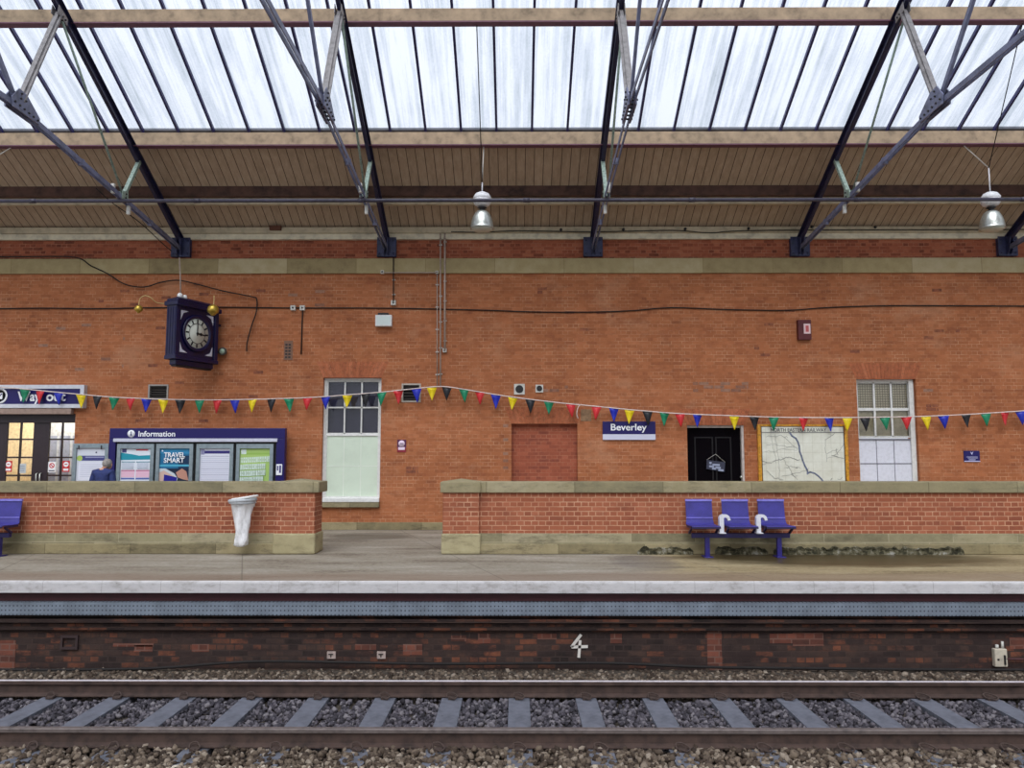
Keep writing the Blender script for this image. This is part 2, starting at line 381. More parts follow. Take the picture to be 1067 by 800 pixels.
def text(name, body, mat, parent, x, z, y, h, width=None, bold=.0, align='LEFT', shear=0, rot=None, th=.004):
    """lettering facing the camera side (-Y); x,z = lower-left of the capitals in world metres"""
    cu = bpy.data.curves.new(name, 'FONT'); cu.body = body; cu.size = h/.69; cu.offset = bold; cu.extrude = th/2; cu.resolution_u = 3; cu.align_x = align
    t = bpy.data.objects.new('tmp', cu); COL.objects.link(t); bpy.context.view_layer.update()
    dg = bpy.context.evaluated_depsgraph_get(); me = bpy.data.meshes.new_from_object(t.evaluated_get(dg)); bpy.data.objects.remove(t); bpy.data.curves.remove(cu)
    xs = [v.co.x for v in me.vertices]; w = max(xs)-min(xs); sx = width/w if width else 1; x0 = min(xs)
    po = Vector(parent['_o'])
    for v in me.vertices:
        a, b, c = v.co
        p = Vector(((a-x0)*sx if align == 'LEFT' else a*sx, -c, b)); p += Vector((x, y, z)); v.co = p-po
    me.materials.clear(); me.materials.append(mat); o = bpy.data.objects.new(name, me); COL.objects.link(o); o.parent = parent; o['_o'] = tuple(po); return o
XL, XR = -17.0, 17.5
STRUCT = lambda o: tag(o, kind='structure')
# ------------------------------------------------------------------ main wall
def PX(u, Y=W, v=450): return at(u, v, Y).x
def PZ(v, Y=W, u=533): return at(u, v, Y).z
def rect(u0, u1, v0, v1, Y=W):
    um, vm = (u0+u1)/2, (v0+v1)/2
    return at(u0, vm, Y).x, at(u1, vm, Y).x, at(um, v1, Y).z, at(um, v0, Y).z      # x0,x1,z0,z1
door = rect(-34, 75.5, 431, 560); door = (door[0], door[1], 0., door[3])
win1 = rect(335.5, 396.5, 393.5, 523); win2 = rect(894.5, 956.5, 395, 506)
rec = rect(533, 602, 441.5, 560); rec = (rec[0], rec[1], .15, rec[3])
drk = rect(717, 776.5, 443, 560); drk = (drk[0], drk[1], 0., drk[3])
vA = rect(155, 175.5, 401, 416); vB = rect(418.5, 438, 400, 419)
win2 = (win2[0], win2[1], win1[2], win2[3])
holes = [door, win1, win2, rec, drk, vA, vB]
def holed_wall(x0, x1, z0, z1, holes, yf, yb):
    xs = sorted({x0, x1}|{h[0] for h in holes}|{h[1] for h in holes}); zs = sorted({z0, z1}|{h[2] for h in holes}|{h[3] for h in holes})
    inside = lambda x, z: any(h[0] < x < h[1] and h[2] < z < h[3] for h in holes) or not (x0 < x < x1 and z0 < z < z1)
    mb = MB(); nx, nz = len(xs), len(zs)
    cell = lambda i, k: not (0 <= i < nx-1 and 0 <= k < nz-1) or inside((xs[i]+xs[i+1])/2, (zs[k]+zs[k+1])/2)
    mb.v = [Vector((x, y, z)) for y in (yf, yb) for x in xs for z in zs]
    I = lambda i, k, b: b*nx*nz+i*nz+k
    def q(*f): mb.f.append(list(f)); mb.mi.append(0); mb.sm.append(False)
    for i in range(nx-1):
        for k in range(nz-1):
            if cell(i, k): continue
            q(I(i, k, 0), I(i+1, k, 0), I(i+1, k+1, 0), I(i, k+1, 0)); q(I(i, k, 1), I(i, k+1, 1), I(i+1, k+1, 1), I(i+1, k, 1))
            for di, dk, a, b in ((-1, 0, (i, k), (i, k+1)), (1, 0, (i+1, k+1), (i+1, k)), (0, -1, (i+1, k), (i, k)), (0, 1, (i, k+1), (i+1, k+1))):
                if cell(i+di, k+dk): q(I(*a, 0), I(*b, 0), I(*b, 1), I(*a, 1))
    return mb
ZB0, ZB1 = PZ(285), PZ(268.5)           # stone band
ZF1 = PZ(250)                            # frieze top
wallo = STRUCT(holed_wall(XL, XR, 0, ZB0, holes, W, W+.45).build('wall_back', M['wall']))
m = MB(); m.box(XL, XR, W-.05, W+.45, ZB0, ZB1-.02, .008); STRUCT(m.build('trim_1', M['band']))
m = MB(); m.box(XL, XR, W+.0, W+.45, ZB1-.02, ZF1+.02); STRUCT(m.build('wall_frieze', M['frieze']))
ZPm, ZP1 = PZ(243, W-.08), PZ(238, W-.1)
m = MB(); m.box(XL, XR, W-.08, W+.4, ZF1, ZPm, .006); m.m = 1; m.box(XL, XR, W-.13, W+.4, ZPm, ZP1+.03, .006); STRUCT(m.build('trim_2', [M['plate'], M['plate2']]))
m = MB()
for a, b in ((XL, door[0]), (door[1], rec[0]), (rec[0], drk[0]), (drk[1], XR)): m.box(a, b, W-.07, W+.02, -.02, .16, .01)
STRUCT(m.build('baseboard_back', M['plinth_low']))
m = MB(); m.box(rec[0]-.05, rec[1]+.05, W+.13, W+.35, .0, rec[3]+.05); STRUCT(m.build('wall_recess', M['infill']))
def scar(u0, u1, v0, v1, label, tone, cells, seed):
    r_ = random.Random(seed); a, b, c, d = rect(u0, u1, v0, v1); m = MB(); n = 0
    z = c
    k = 0
    while z < d:
        x = a-(k % 2)*.1
        while x < b:
            if r_.random() < cells and not any(h[0]-.25 < x < h[1]+.05 and h[2]-.1 < z < h[3]+.05 for h in holes): m.m = r_.randrange(2); m.box(max(x, a)+.004, min(x+.22, b)-.004, W-.0035, W+.02, z+.004, z+.07)
            x += .235
        z += .0765; k += 1
    if m.f: STRUCT(m.build('wall_repair', tone))
gr_ = [paint((150, 112, 92), .9, 0, .2, 10), paint((138, 96, 76), .9, 0, .2, 10)]; dk_ = [paint((132, 78, 56), .9, 0, .3, 10), paint((142, 86, 60), .9, 0, .3, 10)]
for q in ((524, 532.5, 445, 500, '', gr_, .7, 1), (955, 972, 380, 412, '', gr_, .35, 2), (965, 978, 424, 428, '', dk_, 1, 3), (423, 436, 489, 493, '', dk_, 1, 4), (722, 780, 400, 412, '', gr_, .22, 5), (566, 592, 403, 412, '', gr_, .3, 6), (300, 340, 290, 330, '', gr_, .08, 8), (560, 640, 300, 345, '', dk_, .03, 9), (40, 130, 330, 390, '', gr_, .05, 10), (785, 1000, 300, 375, '', dk_, .02, 11), (100, 295, 290, 440, '', dk_, .02, 12)): scar(*q)
# soldier brick arches over the openings
def arch(i, r, h=.36, sp=.16):
    m = MB(); x0, x1, z1 = r[0], r[1], r[3]; n = int((x1-x0+2*sp)/.085)
    for k in range(n):
        ta, tb = k/n+.004, (k+1)/n-.004
        a0, a1 = x0+(x1-x0)*ta, x0+(x1-x0)*tb; b0, b1 = x0-sp+(x1-x0+2*sp)*ta, x0-sp+(x1-x0+2*sp)*tb
        m.m = random.randrange(3)
        m.prism([(a0, z1+.004), (a1, z1+.004), (b1, z1+h), (b0, z1+h)], W-.006, W+.05)
    tones = [paint(c, .9, 0, .2, 12) for c in ((170, 98, 64), (178, 106, 72), (162, 92, 60))]
    STRUCT(m.build('trim_%d' % i, tones))
for i, r in ((3, win1), (4, win2), (5, rec), (6, drk)): arch(i, r)
# ------------------------------------------------------------------ windows
def bars(mb, x0, x1, z0, z1, y0, y1, w, nx, nz):
    for k in range(1, nx): x = x0+(x1-x0)*k/nx; mb.box(x-w/2, x+w/2, y0, y1, z0, z1)
    for k in range(1, nz): z = z0+(z1-z0)*k/nz; mb.box(x0, x1, y0, y1, z-w/2, z+w/2)
def frame(mb, x0, x1, z0, z1, y0, y1, w, wt=None, wb=None):
    wt = wt or w; wb = wb or w
    mb.box(x0, x0+w, y0, y1, z0, z1); mb.box(x1-w, x1, y0, y1, z0, z1); mb.box(x0+w, x1-w, y0, y1, z1-wt, z1); mb.box(x0+w, x1-w, y0, y1, z0, z0+wb)
x0, x1, z0, z1 = win1; zm = PZ(453)
w1 = STRUCT(thing('window_1', None, None, ((x0+x1)/2, W+.12, z0)))
m = MB(); frame(m, x0, x1, z0, z1, W+.1, W+.2, .055, .05, .07); m.build('window_frame', M['frame_wood'], w1)
m = MB(); frame(m, x0+.055, x1-.055, zm, z1-.05, W+.13, W+.17, .03, .03, .05); bars(m, x0+.08, x1-.08, zm+.02, z1-.06, W+.13, W+.165, .032, 3, 2); m.build('upper_sash', M['frame_wood'], w1)
m = MB(); frame(m, x0+.055, x1-.055, z0+.07, zm+.01, W+.115, W+.15, .025, .03, .05); m.build('lower_sash', M['frame_wood'], w1)
m = MB(); bars(m, x0+.08, x1-.08, z0+.12, zm-.02, W+.135, W+.1395, .016, 3, 2); m.build('glazing_bar', flat((228, 236, 222)), w1)  # thin pale strips standing in for bars reflected in the lower glass
m = MB(); m.box(x0+.05, x1-.05, W+.145, W+.151, zm, z1-.05); m.build('glass_pane', M['pane'], w1)
m = MB(); m.box(x0-.02, x1+.02, W+.22, W+.24, zm, z1); tag(m.build('blind', paint((62, 58, 80), .8, 0, .08), w1), 'dark purple grey blind behind the upper panes')
m = MB(); m.box(x0+.05, x1-.05, W+.14, W+.15, z0+.06, zm); tag(m.build('obscured_glass', paint((212, 226, 206), .35, 0, .05, 1.5), w1), 'pale green obscured lower pane')
m = MB(); m.box(x0-.03, x1+.0, W-.06, W+.2, z0-.0, z0+.09, .01); m.build('window_sill', M['whitep'], w1)
m = MB(); m.box(x0-.06, x1+.0, W-.1, W+.2, z0-.11, z0+.005, .012); tag(m.build('window_sill', M['coping'], w1), 'stone ledge under the sill')
x0, x1, z0, z1 = win2; zm = at(925, 456, W).z
w2 = STRUCT(thing('window_2', None, None, ((x0+x1)/2, W+.12, z0)))
m = MB(); frame(m, x0, x1, z0, z1, W+.1, W+.2, .055, .05, .07); m.box(x1-.12, x1-.03, W+.07, W+.1, z0, z1); m.build('window_frame', M['frame_wood'], w2)
m = MB(); frame(m, x0+.055, x1-.1, zm, z1-.05, W+.13, W+.17, .02, .03, .04); bars(m, x0+.06, x1-.11, zm+.02, z1-.06, W+.13, W+.165, .04, 3, 1); zz = at(925, 426, W).z; m.box(x0+.055, x1-.1, W+.128, W+.165, zz-.03, zz+.03); m.build('upper_sash', M['frame_wood'], w2)
m = MB(); m.box(x0+.05, x1-.05, W+.15, W+.155, zm, z1-.05); m.build('glass_pane', M['pane'], w2)
def mesh_screen():
    t = NT('wire_mesh_blind'); co = t.coord(); sp = t.n('SeparateXYZ'); t.l(co, sp.inputs[0])
    a = t.math('LESS_THAN', t.math('FRACT', t.math('DIVIDE', sp.outputs[0], .055)), .22); b = t.math('LESS_THAN', t.math('FRACT', t.math('DIVIDE', sp.outputs[2], .055)), .22)
    col = t.mix(t.math('MAXIMUM', a, b), (204, 190, 158), (120, 106, 88)); t.bsdf(col, .8); return t.m
m = MB(); m.box(x0-.02, x1+.02, W+.2, W+.22, zz, z1); tag(m.build('mesh_screen', mesh_screen(), w2), 'wire mesh over a beige blind')
m = MB(); m.box(x0-.02, x1+.02, W+.2, W+.22, zm, zz); m.build('blind', paint((190, 176, 144), .8, 0, .1), w2)
m = MB(); m.box(x0+.05, x1-.1, W+.12, W+.16, z0+.05, zm-.04)
m.build('board', paint((222, 224, 234), .5, 0, .05), w2)
m = MB(); bars(m, x0+.05, x1-.1, z0+.3, zm-.04, W+.114, W+.121, .014, 3, 1); zq = at(925, 483, W).z; m.box(x0+.05, x1-.1, W+.113, W+.121, zq-.01, zq+.01); m.box(x0+.04, x1-.09, W+.1, W+.13, zm-.05, zm-.02); m.build('board_joint', paint((120, 120, 132), .6), w2)
m = MB(); m.box(x0-.03, x1+.03, W-.08, W+.2, z0-.12, z0-.01, .012); m.build('window_sill', M['offwhite'], w2)
# double door under the way out sign
x0, x1, z0, z1 = door
d1 = STRUCT(thing('door_1', None, None, ((x0+x1)/2, W+.15, 0)))
lx = [PX(-30), PX(3.5), PX(32), PX(47.5), PX(75)]
m = MB(); m.box(x0, x1, W+.08, W+.2, PZ(440), z1); m.box(x0, x0+.06, W+.08, W+.2, 0, z1); m.box(x1-.03, x1, W+.08, W+.2, 0, z1); m.build('door_frame', M['door_dark'], d1)
def leaf(u0, u1, pu0, pu1, nm):
    a, b = PX(u0), PX(u1); pa, pb = PX(pu0), PX(pu1); zt = PZ(439.5); zs = PZ(440); zb = .55
    m = MB(); m.box(a, pa, W+.12, W+.17, .01, zs); m.box(pb, b, W+.12, W+.17, .01, zs); m.box(pa, pb, W+.12, W+.17, .01, zb)
    o = m.build('door_leaf', M['door_dark'], d1)
    zrow = [PZ(440), PZ(457.5), PZ(476.5), PZ(495.5), PZ(512)]
    m = MB()
    for z in zrow[1:]: m.box(pa, pb, W+.13, W+.16, z-.018, z+.018)
    xm = (pa+pb)/2; m.box(xm-.02, xm+.02, W+.13, W+.16, zb, zs); m.box(pa, pb, W+.13, W+.16, zb, zrow[4]); m.build('glazing_bar', M['door_dark'], o)
    m = MB(); m.box(pa, pb, W+.142, W+.148, zb, zs); m.build('glass_pane', M['pane'], o)
    m = MB(); hx = b-.04 if nm == 'l' else a+.04; m.tube([(hx, W+.12, .95), (hx, W+.07, .97), (hx, W+.07, 1.2), (hx, W+.12, 1.22)], .012); m.build('door_handle', M['alu'], o)
leaf(-34, 40, 4, 31.5, 'l'); leaf(40, 75, 48, 74.6, 'r')
# notices on the door glass
def notice(u0, u1, v0, v1, kind, label, Y, group=None):
    a, b, c, d = rect(u0, u1, v0, v1, Y); m = MB(); m.box(a, b, Y, Y+.004, c, d)
    mats = [flat((196, 34, 40)), flat((238, 238, 240)), flat((190, 200, 206)), flat((60, 70, 90))]
    h = d-c; w = b-a
    if kind == 'red':
        m.m = 1; m.lathe([(w*.36, 0), (w*.36, -.002)], ((a+b)/2, Y, c+h*.68), 20, 'y', False); m.box(a+w*.15, b-w*.15, Y-.002, Y, c+h*.1, c+h*.3)
        m.m = 0; m.box(a+w*.3, b-w*.3, Y-.003, Y, c+h*.64, c+h*.72)
    elif kind == 'white':
        m.mi = [1]*len(m.mi); m.m = 0; m.lathe([(w*.34, 0), (w*.34, -.002)], ((a+b)/2, Y, c+h*.64), 20, 'y', False); m.m = 1; m.lathe([(w*.22, 0), (w*.22, -.003)], ((a+b)/2, Y, c+h*.64), 20, 'y', False); m.m = 0; m.bar(((a+b)/2-w*.24, Y-.003, c+h*.64+w*.24), ((a+b)/2+w*.24, Y-.003, c+h*.64-w*.24), .02, .004, (0, 1, 0)); m.m = 3; m.box(a+w*.12, b-w*.12, Y-.002, Y, c+h*.1, c+h*.2)
    else:
        m.mi = [2]*len(m.mi); m.m = 3
        for k in range(4): m.box(a+w*.15, b-w*.2, Y-.002, Y, c+h*(.2+.18*k), c+h*(.24+.18*k))
    o = m.build('notice', mats, None, ((a+b)/2, Y, c)); return tag(o, label, 'notice', group)
notice(5, 12.5, 480, 491.5, 'red', 'red notice with white disc on the left door leaf, left pane', W+.136)
notice(20, 27, 483, 493, 'grey', 'small grey notice on the left door leaf, right pane', W+.136)
notice(50, 58, 481, 492, 'white', 'white prohibition notice on the right door leaf, left pane', W+.136)
notice(65, 72.5, 480, 491.5, 'red', 'red notice with white disc on the right door leaf, right pane', W+.136)
# lobby behind the door
rm = MB(); a, b = door[0]-2.6, door[1]+.35
rm.box(a-.1, a, W+.45, W+4.6, 0, 3.2); rm.box(b, b+.1, W+.45, W+4.6, 0, 3.2); rm.box(a-.1, b+.1, W+4.5, W+4.6, 0, 3.2)
rm.box(a-.1, b+.1, W+.45, W+4.6, 3.2, 3.3); STRUCT(rm.build('wall_lobby', paint((238, 226, 198), .8)))
m = MB(); m.box(a-.1, b+.1, W+.45, W+4.6, -.1, 0); STRUCT(m.build('floor_lobby', paint((120, 104, 84), .6)))
t = NT('lamp_glow'); e = t.n('Emission'); e.inputs[0].default_value = (1, .86, .64, 1); e.inputs[1].default_value = 26; t.l(e.outputs[0], t.out.inputs[0]); M['glow'] = t.m
cl = thing('ceiling_lamp', 'warm lit ceiling lamp inside the lobby behind the glazed doors', 'lamp', (-11.3, W+1.6, 3.1)); m = MB(); m.box(-12.2, -10.2, W+1.4, W+1.9, 3.13, 3.2); m.build('lamp_housing', M['offwhite'], cl); m = MB(); m.box(-12.17, -10.23, W+1.43, W+1.87, 3.11, 3.13); m.build('diffuser', M['glow'], cl)
cl = thing('ceiling_lamp', 'added warm lamp further back, brightening the lobby walls', 'lamp', (-13., W+3.4, 3.1)); m = MB(); m.box(-13.9, -12.3, W+3.2, W+3.7, 3.13, 3.2); m.build('lamp_housing', M['offwhite'], cl); m = MB(); m.box(-13.87, -12.33, W+3.23, W+3.67, 3.11, 3.13); m.build('diffuser', M['glow'], cl)  # unseen second lamp, added to lift the light on the lobby walls
m = MB(); m.box(PX(-2), PX(6), W+3.4, W+3.5, 0, 2.6, .02); tag(m.build('lobby_column', paint((190, 164, 120), .7), None, (PX(2), W+3.45, 0)), 'tan column inside the lobby behind the left door leaf', 'column')
lp = MB(); q0, q1 = at(44, 470, W+2.4).x, b
lp.box(q0, q1, W+2.4, W+2.45, 0, 2.9); lp.m = 1
for k in range(3): lp.box(q0+.1+.33*k, q0+.36+.33*k, W+2.385, W+2.4, .9, 2.1)
lp = lp.build('reflection_screen', [paint((196, 208, 228), .6), paint((150, 164, 200), .5)], None, None); STRUCT(lp)  # added pale screen; its colours imitate reflections in the right door panes
# dark boarded doorway
x0, x1, z0, z1 = drk; d2 = STRUCT(thing('door_2', None, None, ((x0+x1)/2, W+.15, 0)))
m = MB(); m.box(x0, x1-.05, W+.12, W+.17, 0.01, z1-.05); m.build('door_leaf', flat((10, 7, 11), .9, .05), d2)
m = MB(); frame(m, x0+.18, (x0+x1)/2-.03, .2, z1-.25, W+.11, W+.121, .03); frame(m, (x0+x1)/2+.02, x1-.25, .2, z1-.25, W+.11, W+.121, .03); m.build('moulding', flat((14, 11, 16), .8), d2)
m = MB(); m.box(x1-.05, x1, W+.02, W+.2, 0, z1); m.box(x0, x1, W+.06, W+.2, z1-.05, z1); m.build('door_frame', paint((196, 186, 180), .6, 0, .1), d2)
m = MB(); p = at(772.5, 497, W+.1); m.lathe([(.0, -.06), (.03, -.055), (.035, -.03), (.02, 0)], (p.x, W+.12, p.z), 14, 'y'); m.build('door_knob', M['alu'], d2)
sg = thing('hanging_sign', 'small dark sign hung crookedly from a nail on the black door', 'sign', at(745, 490, W+.09))
m = MB(); q = [at(736.5, 479, W+.09), at(755.5, 481.5, W+.09), at(755, 491.5, W+.09), at(736, 488.5, W+.09)]; m.prism([(p.x, p.z) for p in q], W+.085, W+.1); m.build('sign_board', flat((52, 54, 72)), sg)
m = MB(); n0 = at(745.5, 473, W+.09); m.tube([q[0], n0, q[1]], .004, 5); m.build('cord', M['offwhite'], sg)
m = MB(); rs_ = random.Random(2)
for u0, u1, v in ((739, 741.5, 482), (742.5, 750, 484), (739, 744, 485.6), (745.5, 751, 487), (742, 746, 487.8), (748.5, 754, 489.6)):
    m.bar(at(u0, v, W+.083), at(u1, v+.5, W+.083), .045, .004, (0, 1, 0))
m.build('handwriting', flat((150, 158, 182)), sg)
# vents
def louvre(u0, u1, v0, v1, label, fc=(150, 146, 140), n=5, hole=True, vert=False):
    a, b, c, d = rect(u0, u1, v0, v1); o = thing('wall_vent', label, 'vent', ((a+b)/2, W, c))
    m = MB(); frame(m, a, b, c, d, W-.015, W+.06, .035); m.build('vent_frame', paint(fc, .6), o)
    m = MB()
    for k in range(n):
        z = c+.035+(d-c-.07)*(k+.5)/n; m.bar((a+.03, W+.03, z), (b-.03, W+.03, z), .05, .006, (0, -.6, 1))
    m.build('louvre_slat', paint((66, 60, 56), .6), o)
    m = MB(); m.box(a+.01, b-.01, W+.07, W+.09, c+.01, d-.01); m.build('vent_back', M['black'], o)
louvre(154.5, 175.5, 400.5, 416.5, 'square louvred vent with grey frame below the clock, above the information board')
louvre(418.5, 438.5, 399.5, 419, 'square louvred vent with pale frame right of the tall sash window', (176, 168, 156))
m = MB(); a, b, c, d = rect(296, 305, 355, 375); m.box(a, b, W-.012, W+.01, c, d); m.m = 1
for k in range(5):
    for j in range(2): m.box(a+.03+j*.07, a+.08+j*.07, W-.016, W-.01, c+.04+k*.07, c+.08+k*.07)
tag(m.build('air_brick', [paint((128, 96, 78), .9), M['black']], None, ((a+b)/2, W, c)), 'narrow perforated air brick right of the clock', 'vent')
def pipevent(u, v, s, label):
    p = at(u, v, W); h = s/2; o = thing('extractor_outlet', label, 'vent', p); m = MB(); frame(m, p.x-h, p.x+h, p.z-h, p.z+h, W-.03, W+.0, .025); m.box(p.x-h+.01, p.x+h-.01, W-.025, W, p.z-h+.01, p.z+h-.01); m.build('mounting_plate', M['offwhite'], o)
    m = MB(); m.lathe([(h*.74, -.034), (h*.74, -.02)], (p.x, W, p.z), 20, 'y', False); m.build('duct', M['black'], o)
pipevent(541.2, 405.5, .235, 'larger of the two square vents with round black hole above the bricked-up recess'); pipevent(562, 404.8, .17, 'smaller of the two square vents with round black hole above the bricked-up recess')
# ------------------------------------------------------------------ roof
SL = .515; YR = 6.6
def zu(Y): return 6.69+SL*(W-Y)          # underside of the boarding
def mir(Y): return 2*YR-Y
ceil = thing('ceiling', None, None, (0, YR, 12)); tag(ceil, kind='structure')
def slab(mb, ya, yb, dz0, dz1, x0=XL, x1=XR, m_=False):
    f = mir if m_ else (lambda y: y)
    mb.xprism([(f(ya), zu(ya)+dz0), (f(yb), zu(yb)+dz0), (f(yb), zu(yb)+dz1), (f(ya), zu(ya)+dz1)], x0, x1)
yb1 = 14.82
for mm in (False, True):
    m = MB(); slab(m, W+.5, yb1, 0., .05, m_=mm); m.build('soffit_boarding', M['boards'], ceil)
    m = MB(); slab(m, W+.6, yb1-.12, .12, .17, m_=mm); m.build('slate_covering', paint((90, 92, 100), .8), ceil)
    m = MB(); slab(m, yb1, YR+.03, .15, .156, m_=mm); m.build('roof_glazing', M['roofglass'], ceil)
m = MB(); m.box(XL, XR, YR-.12, YR+.12, zu(YR)-.1, zu(YR)+.2); m.build('ridge_beam', M['purlin'], ceil)
# purlins
pz0, pz1 = PZ(150, 14.62), PZ(137.3, 14.62)
for mm in (False, True):
    f = mir if mm else (lambda y: y)
    for i, Y in enumerate((14.62, 12.36, 10.1, 7.9)):
        h = pz1-pz0; z1 = pz1+SL*(14.62-Y)-.0 if i else pz1
        if i == 1: z1 = PZ(8.3, 12.36)
        if i == 1: h = z1-PZ(21.5, 12.36)
        ya, yb = f(Y), f(Y+.14); ya, yb = min(ya, yb), max(ya, yb)
        m = MB(); m.box(XL, XR, ya, yb, z1-h, z1, .005); m.build('purlin', M['purlin'], ceil)
        m = MB(); m.box(XL, XR, ya-.005, yb+.005, z1-h-.022, z1-h); m.build('purlin_flange', paint((110, 70, 88), .6), ceil)
yd = 15.86
m = MB(); m.box(XL, XR, yd, yd+.14, PZ(203.5, yd), zu(yd+.0)+.01); m.build('purlin', M['purlin_dark'], ceil)
m = MB(); m.box(XL, XR, yd+.16, yd+.26, PZ(212.5, yd+.16), zu(yd+.26)+.05, .004); m.build('ceiling_batten', M['plate2'], ceil)
# glazing bars
xb0 = -.383
gb = None
for mm in (False, True):
    gb = None
    for k in range(-23, 26):
        x = xb0+.6985*k
        if not XL < x < XR: continue
        if gb is None:
            m = MB(); slab(m, yb1+.05, YR+.05, .07, .148, -.022, .022, mm); gb = m.build('glazing_bar', M['bar'], ceil); gb.location.x = x
        else:
            c = gb.copy(); COL.objects.link(c); c.parent = ceil; c.location.x = x
# ------------------------------------------------------------------ trusses
TX = [-7.513+4.618*k for k in range(-1, 6)]
tr0 = thing('roof_truss', '', 'roof truss', (TX[0], W, 6.28), 'iron roof trusses')
X0 = TX[0]
def P(y, z, dx=0.): return (X0+dx, y, z)
def PM(y, z, mm, dx=0.): return (X0+dx, mir(y) if mm else y, z)
ra = .528
def zr(y): return 6.34+ra*(W-y)
J1 = (11.2, 6.83); Q = (14.32, 6.50); Q2 = (14.88, zr(14.88)-.03); MID = (12.05, zr(12.05)-.12); AP = (YR, zr(YR)-.1)
for mm in (False, True):
    m = MB(); m.bar(PM(W-.1, zr(W-.1), mm), PM(YR, zr(YR), mm), .022, .16); m.bar(PM(W-.1, zr(W-.1)+.075, mm), PM(YR, zr(YR)+.075, mm), .13, .018); m.bar(PM(W-.1, zr(W-.1)-.075, mm), PM(YR, zr(YR)-.075, mm), .07, .02)
    m.build('rafter', M['rafter'], tr0)
    m = MB(); s0 = (W-.12, 6.2)
    for dx in (-.033, .033): m.bar(PM(*s0, mm, dx), PM(*J1, mm, dx), .016, .085)
    for tt in (.25, .7): y = s0[0]+(J1[0]-s0[0])*tt; z = s0[1]+(J1[1]-s0[1])*tt; m.bar(PM(y-.03, z, mm), PM(y+.03, z, mm), .09, .11)
    m.build('lower_tie', M['greyblue'], tr0)
    m = MB()
    m.bar(PM(*J1, mm), PM(*AP, mm), .045, .07)
    m.build('upper_tie', M['greyblue'], tr0)
    m = MB(); m.bar(PM(J1[0]+.02, J1[1]+.1, mm), PM(*MID, mm), .14, .03); m.bar(PM(J1[0]+.02, J1[1]+.1, mm), PM(*MID, mm), .06, .09); m.build('strut', M['strutgrey'], tr0)
    m = MB(); m.bar(PM(*Q, mm), PM(*Q2, mm), .075, .06); tag(m.build('strut', M['green'], tr0), 'pale green flaking strut')
    m = MB(); m.cyl(PM(*Q, mm, .03), PM(MID[0]+.05, MID[1]-.1, mm, .03), .022, 8); m.build('tie_rod', M['green'], tr0)
    # gusset plates with bolts
    def g(pts, name, mat, bolts, th=.02):
        m = MB(); m.xprism([(mir(y) if mm else y, z) for y, z in pts], X0-th-.05, X0-.05); m.xprism([(mir(y) if mm else y, z) for y, z in pts], X0+.045, X0+.045+th); o = m.build(name, mat, tr0)
        b = MB()
        for y, z in bolts: yy = mir(y) if mm else y; b.cyl((X0-th-.07, yy, z), (X0+.065+th, yy, z), .016, 8)
        b.build('bolt', M['black'], o)
    g([(J1[0]+.42, J1[1]-.08), (J1[0]-.22, J1[1]-.07), (J1[0]-.25, J1[1]+.07), (J1[0]-.1, J1[1]+.26), (J1[0]+.08, J1[1]+.24), (J1[0]+.42, J1[1]+.02)], 'gusset_plate', M['greyblue'], [(J1[0]+.36-.11*k, J1[1]-.035+.01*k) for k in range(6)]+[(J1[0]-.06, J1[1]+.12), (J1[0]-.05, J1[1]+.2), (J1[0]+.05, J1[1]+.13)])
    g([(Q[0]+.12, Q[1]-.06), (Q[0]-.12, Q[1]-.04), (Q[0]-.12, Q[1]+.1), (Q[0]+.1, Q[1]+.16)], 'gusset_plate', M['green'], [(Q[0], Q[1]), (Q[0]+.02, Q[1]+.08)], .012)
    g([(MID[0]+.15, MID[1]-.12), (MID[0]-.12, MID[1]-.05), (MID[0]-.1, MID[1]+.1), (MID[0]+.16, MID[1]-.0)], 'gusset_plate', M['strutgrey'], [(MID[0], MID[1]-.05), (MID[0]+.08, MID[1]-.06)], .012)
    # shoe
    m = MB(); yw0, yw1 = (W-.1, W) if not mm else (mir(W), mir(W)+.1)
    m.box(X0-.215, X0+.215, yw0, yw1, 6.03, 6.47, .01); sy = W-.26
    for dx in (-.05, .035): m.xprism([(PM(W-.1, 0, mm)[1], 6.05), (PM(W-.1, 0, mm)[1], 6.46), (PM(sy, 0, mm)[1], 6.42), (PM(sy+.06, 0, mm)[1], 6.1)], X0+dx, X0+dx+.015)
    for dx in (-.16, .16):
        for z in (6.1, 6.4): ys = PM(W-.1, 0, mm)[1]; m.cyl((X0+dx, ys-.03, z), (X0+dx, ys+.03, z), .022, 6)
    m.build('wall_shoe', M['shoe'], tr0)
    m = MB()
    for yy, zz_ in ((Q[0]-.35, Q[1]+.06), (Q[0]+.25, Q[1]-.16)): m = MB(); m.box(X0-.03, X0+.03, PM(yy, 0, mm)[1]-.03, PM(yy, 0, mm)[1]+.03, zz_-.09, zz_+.09, .005); m.build('insulator', M['offwhite'], tr0)
m = MB(); ya = J1[0]
for dx in (-.033, .033): m.bar(P(ya, J1[1], dx), P(mir(ya), J1[1], dx), .016, .085)
m.build('main_tie', M['greyblue'], tr0)
TL = ['iron roof truss beyond the left edge, left of the one above the clock', 'iron roof truss at far left whose shoe is above the clock', 'iron roof truss second from the left, shoe above the small white box on the wall', 'iron roof truss in the middle, nearly edge on, shoe above the bricked-up recess', 'iron roof truss on the right, shoe above the red alarm box', 'iron roof truss at the right edge beside the right pendant lamp', 'iron roof truss beyond the right edge of the wall']
tr0['label'] = TL[0]
for k in range(1, 7):
    c = copy_tree(tr0); c.location = (TX[k], W, 6.28); c['label'] = TL[k]
pr = at(540, 208.6, 14.12)
m = MB(); m.cyl((XL, 14.12, pr.z), (XR, 14.12, pr.z), .034, 10)
for x in np.arange(-15.3, 17, 3.1): m.cyl((x-.06, 14.12, pr.z), (x+.06, 14.12, pr.z), .042, 10)
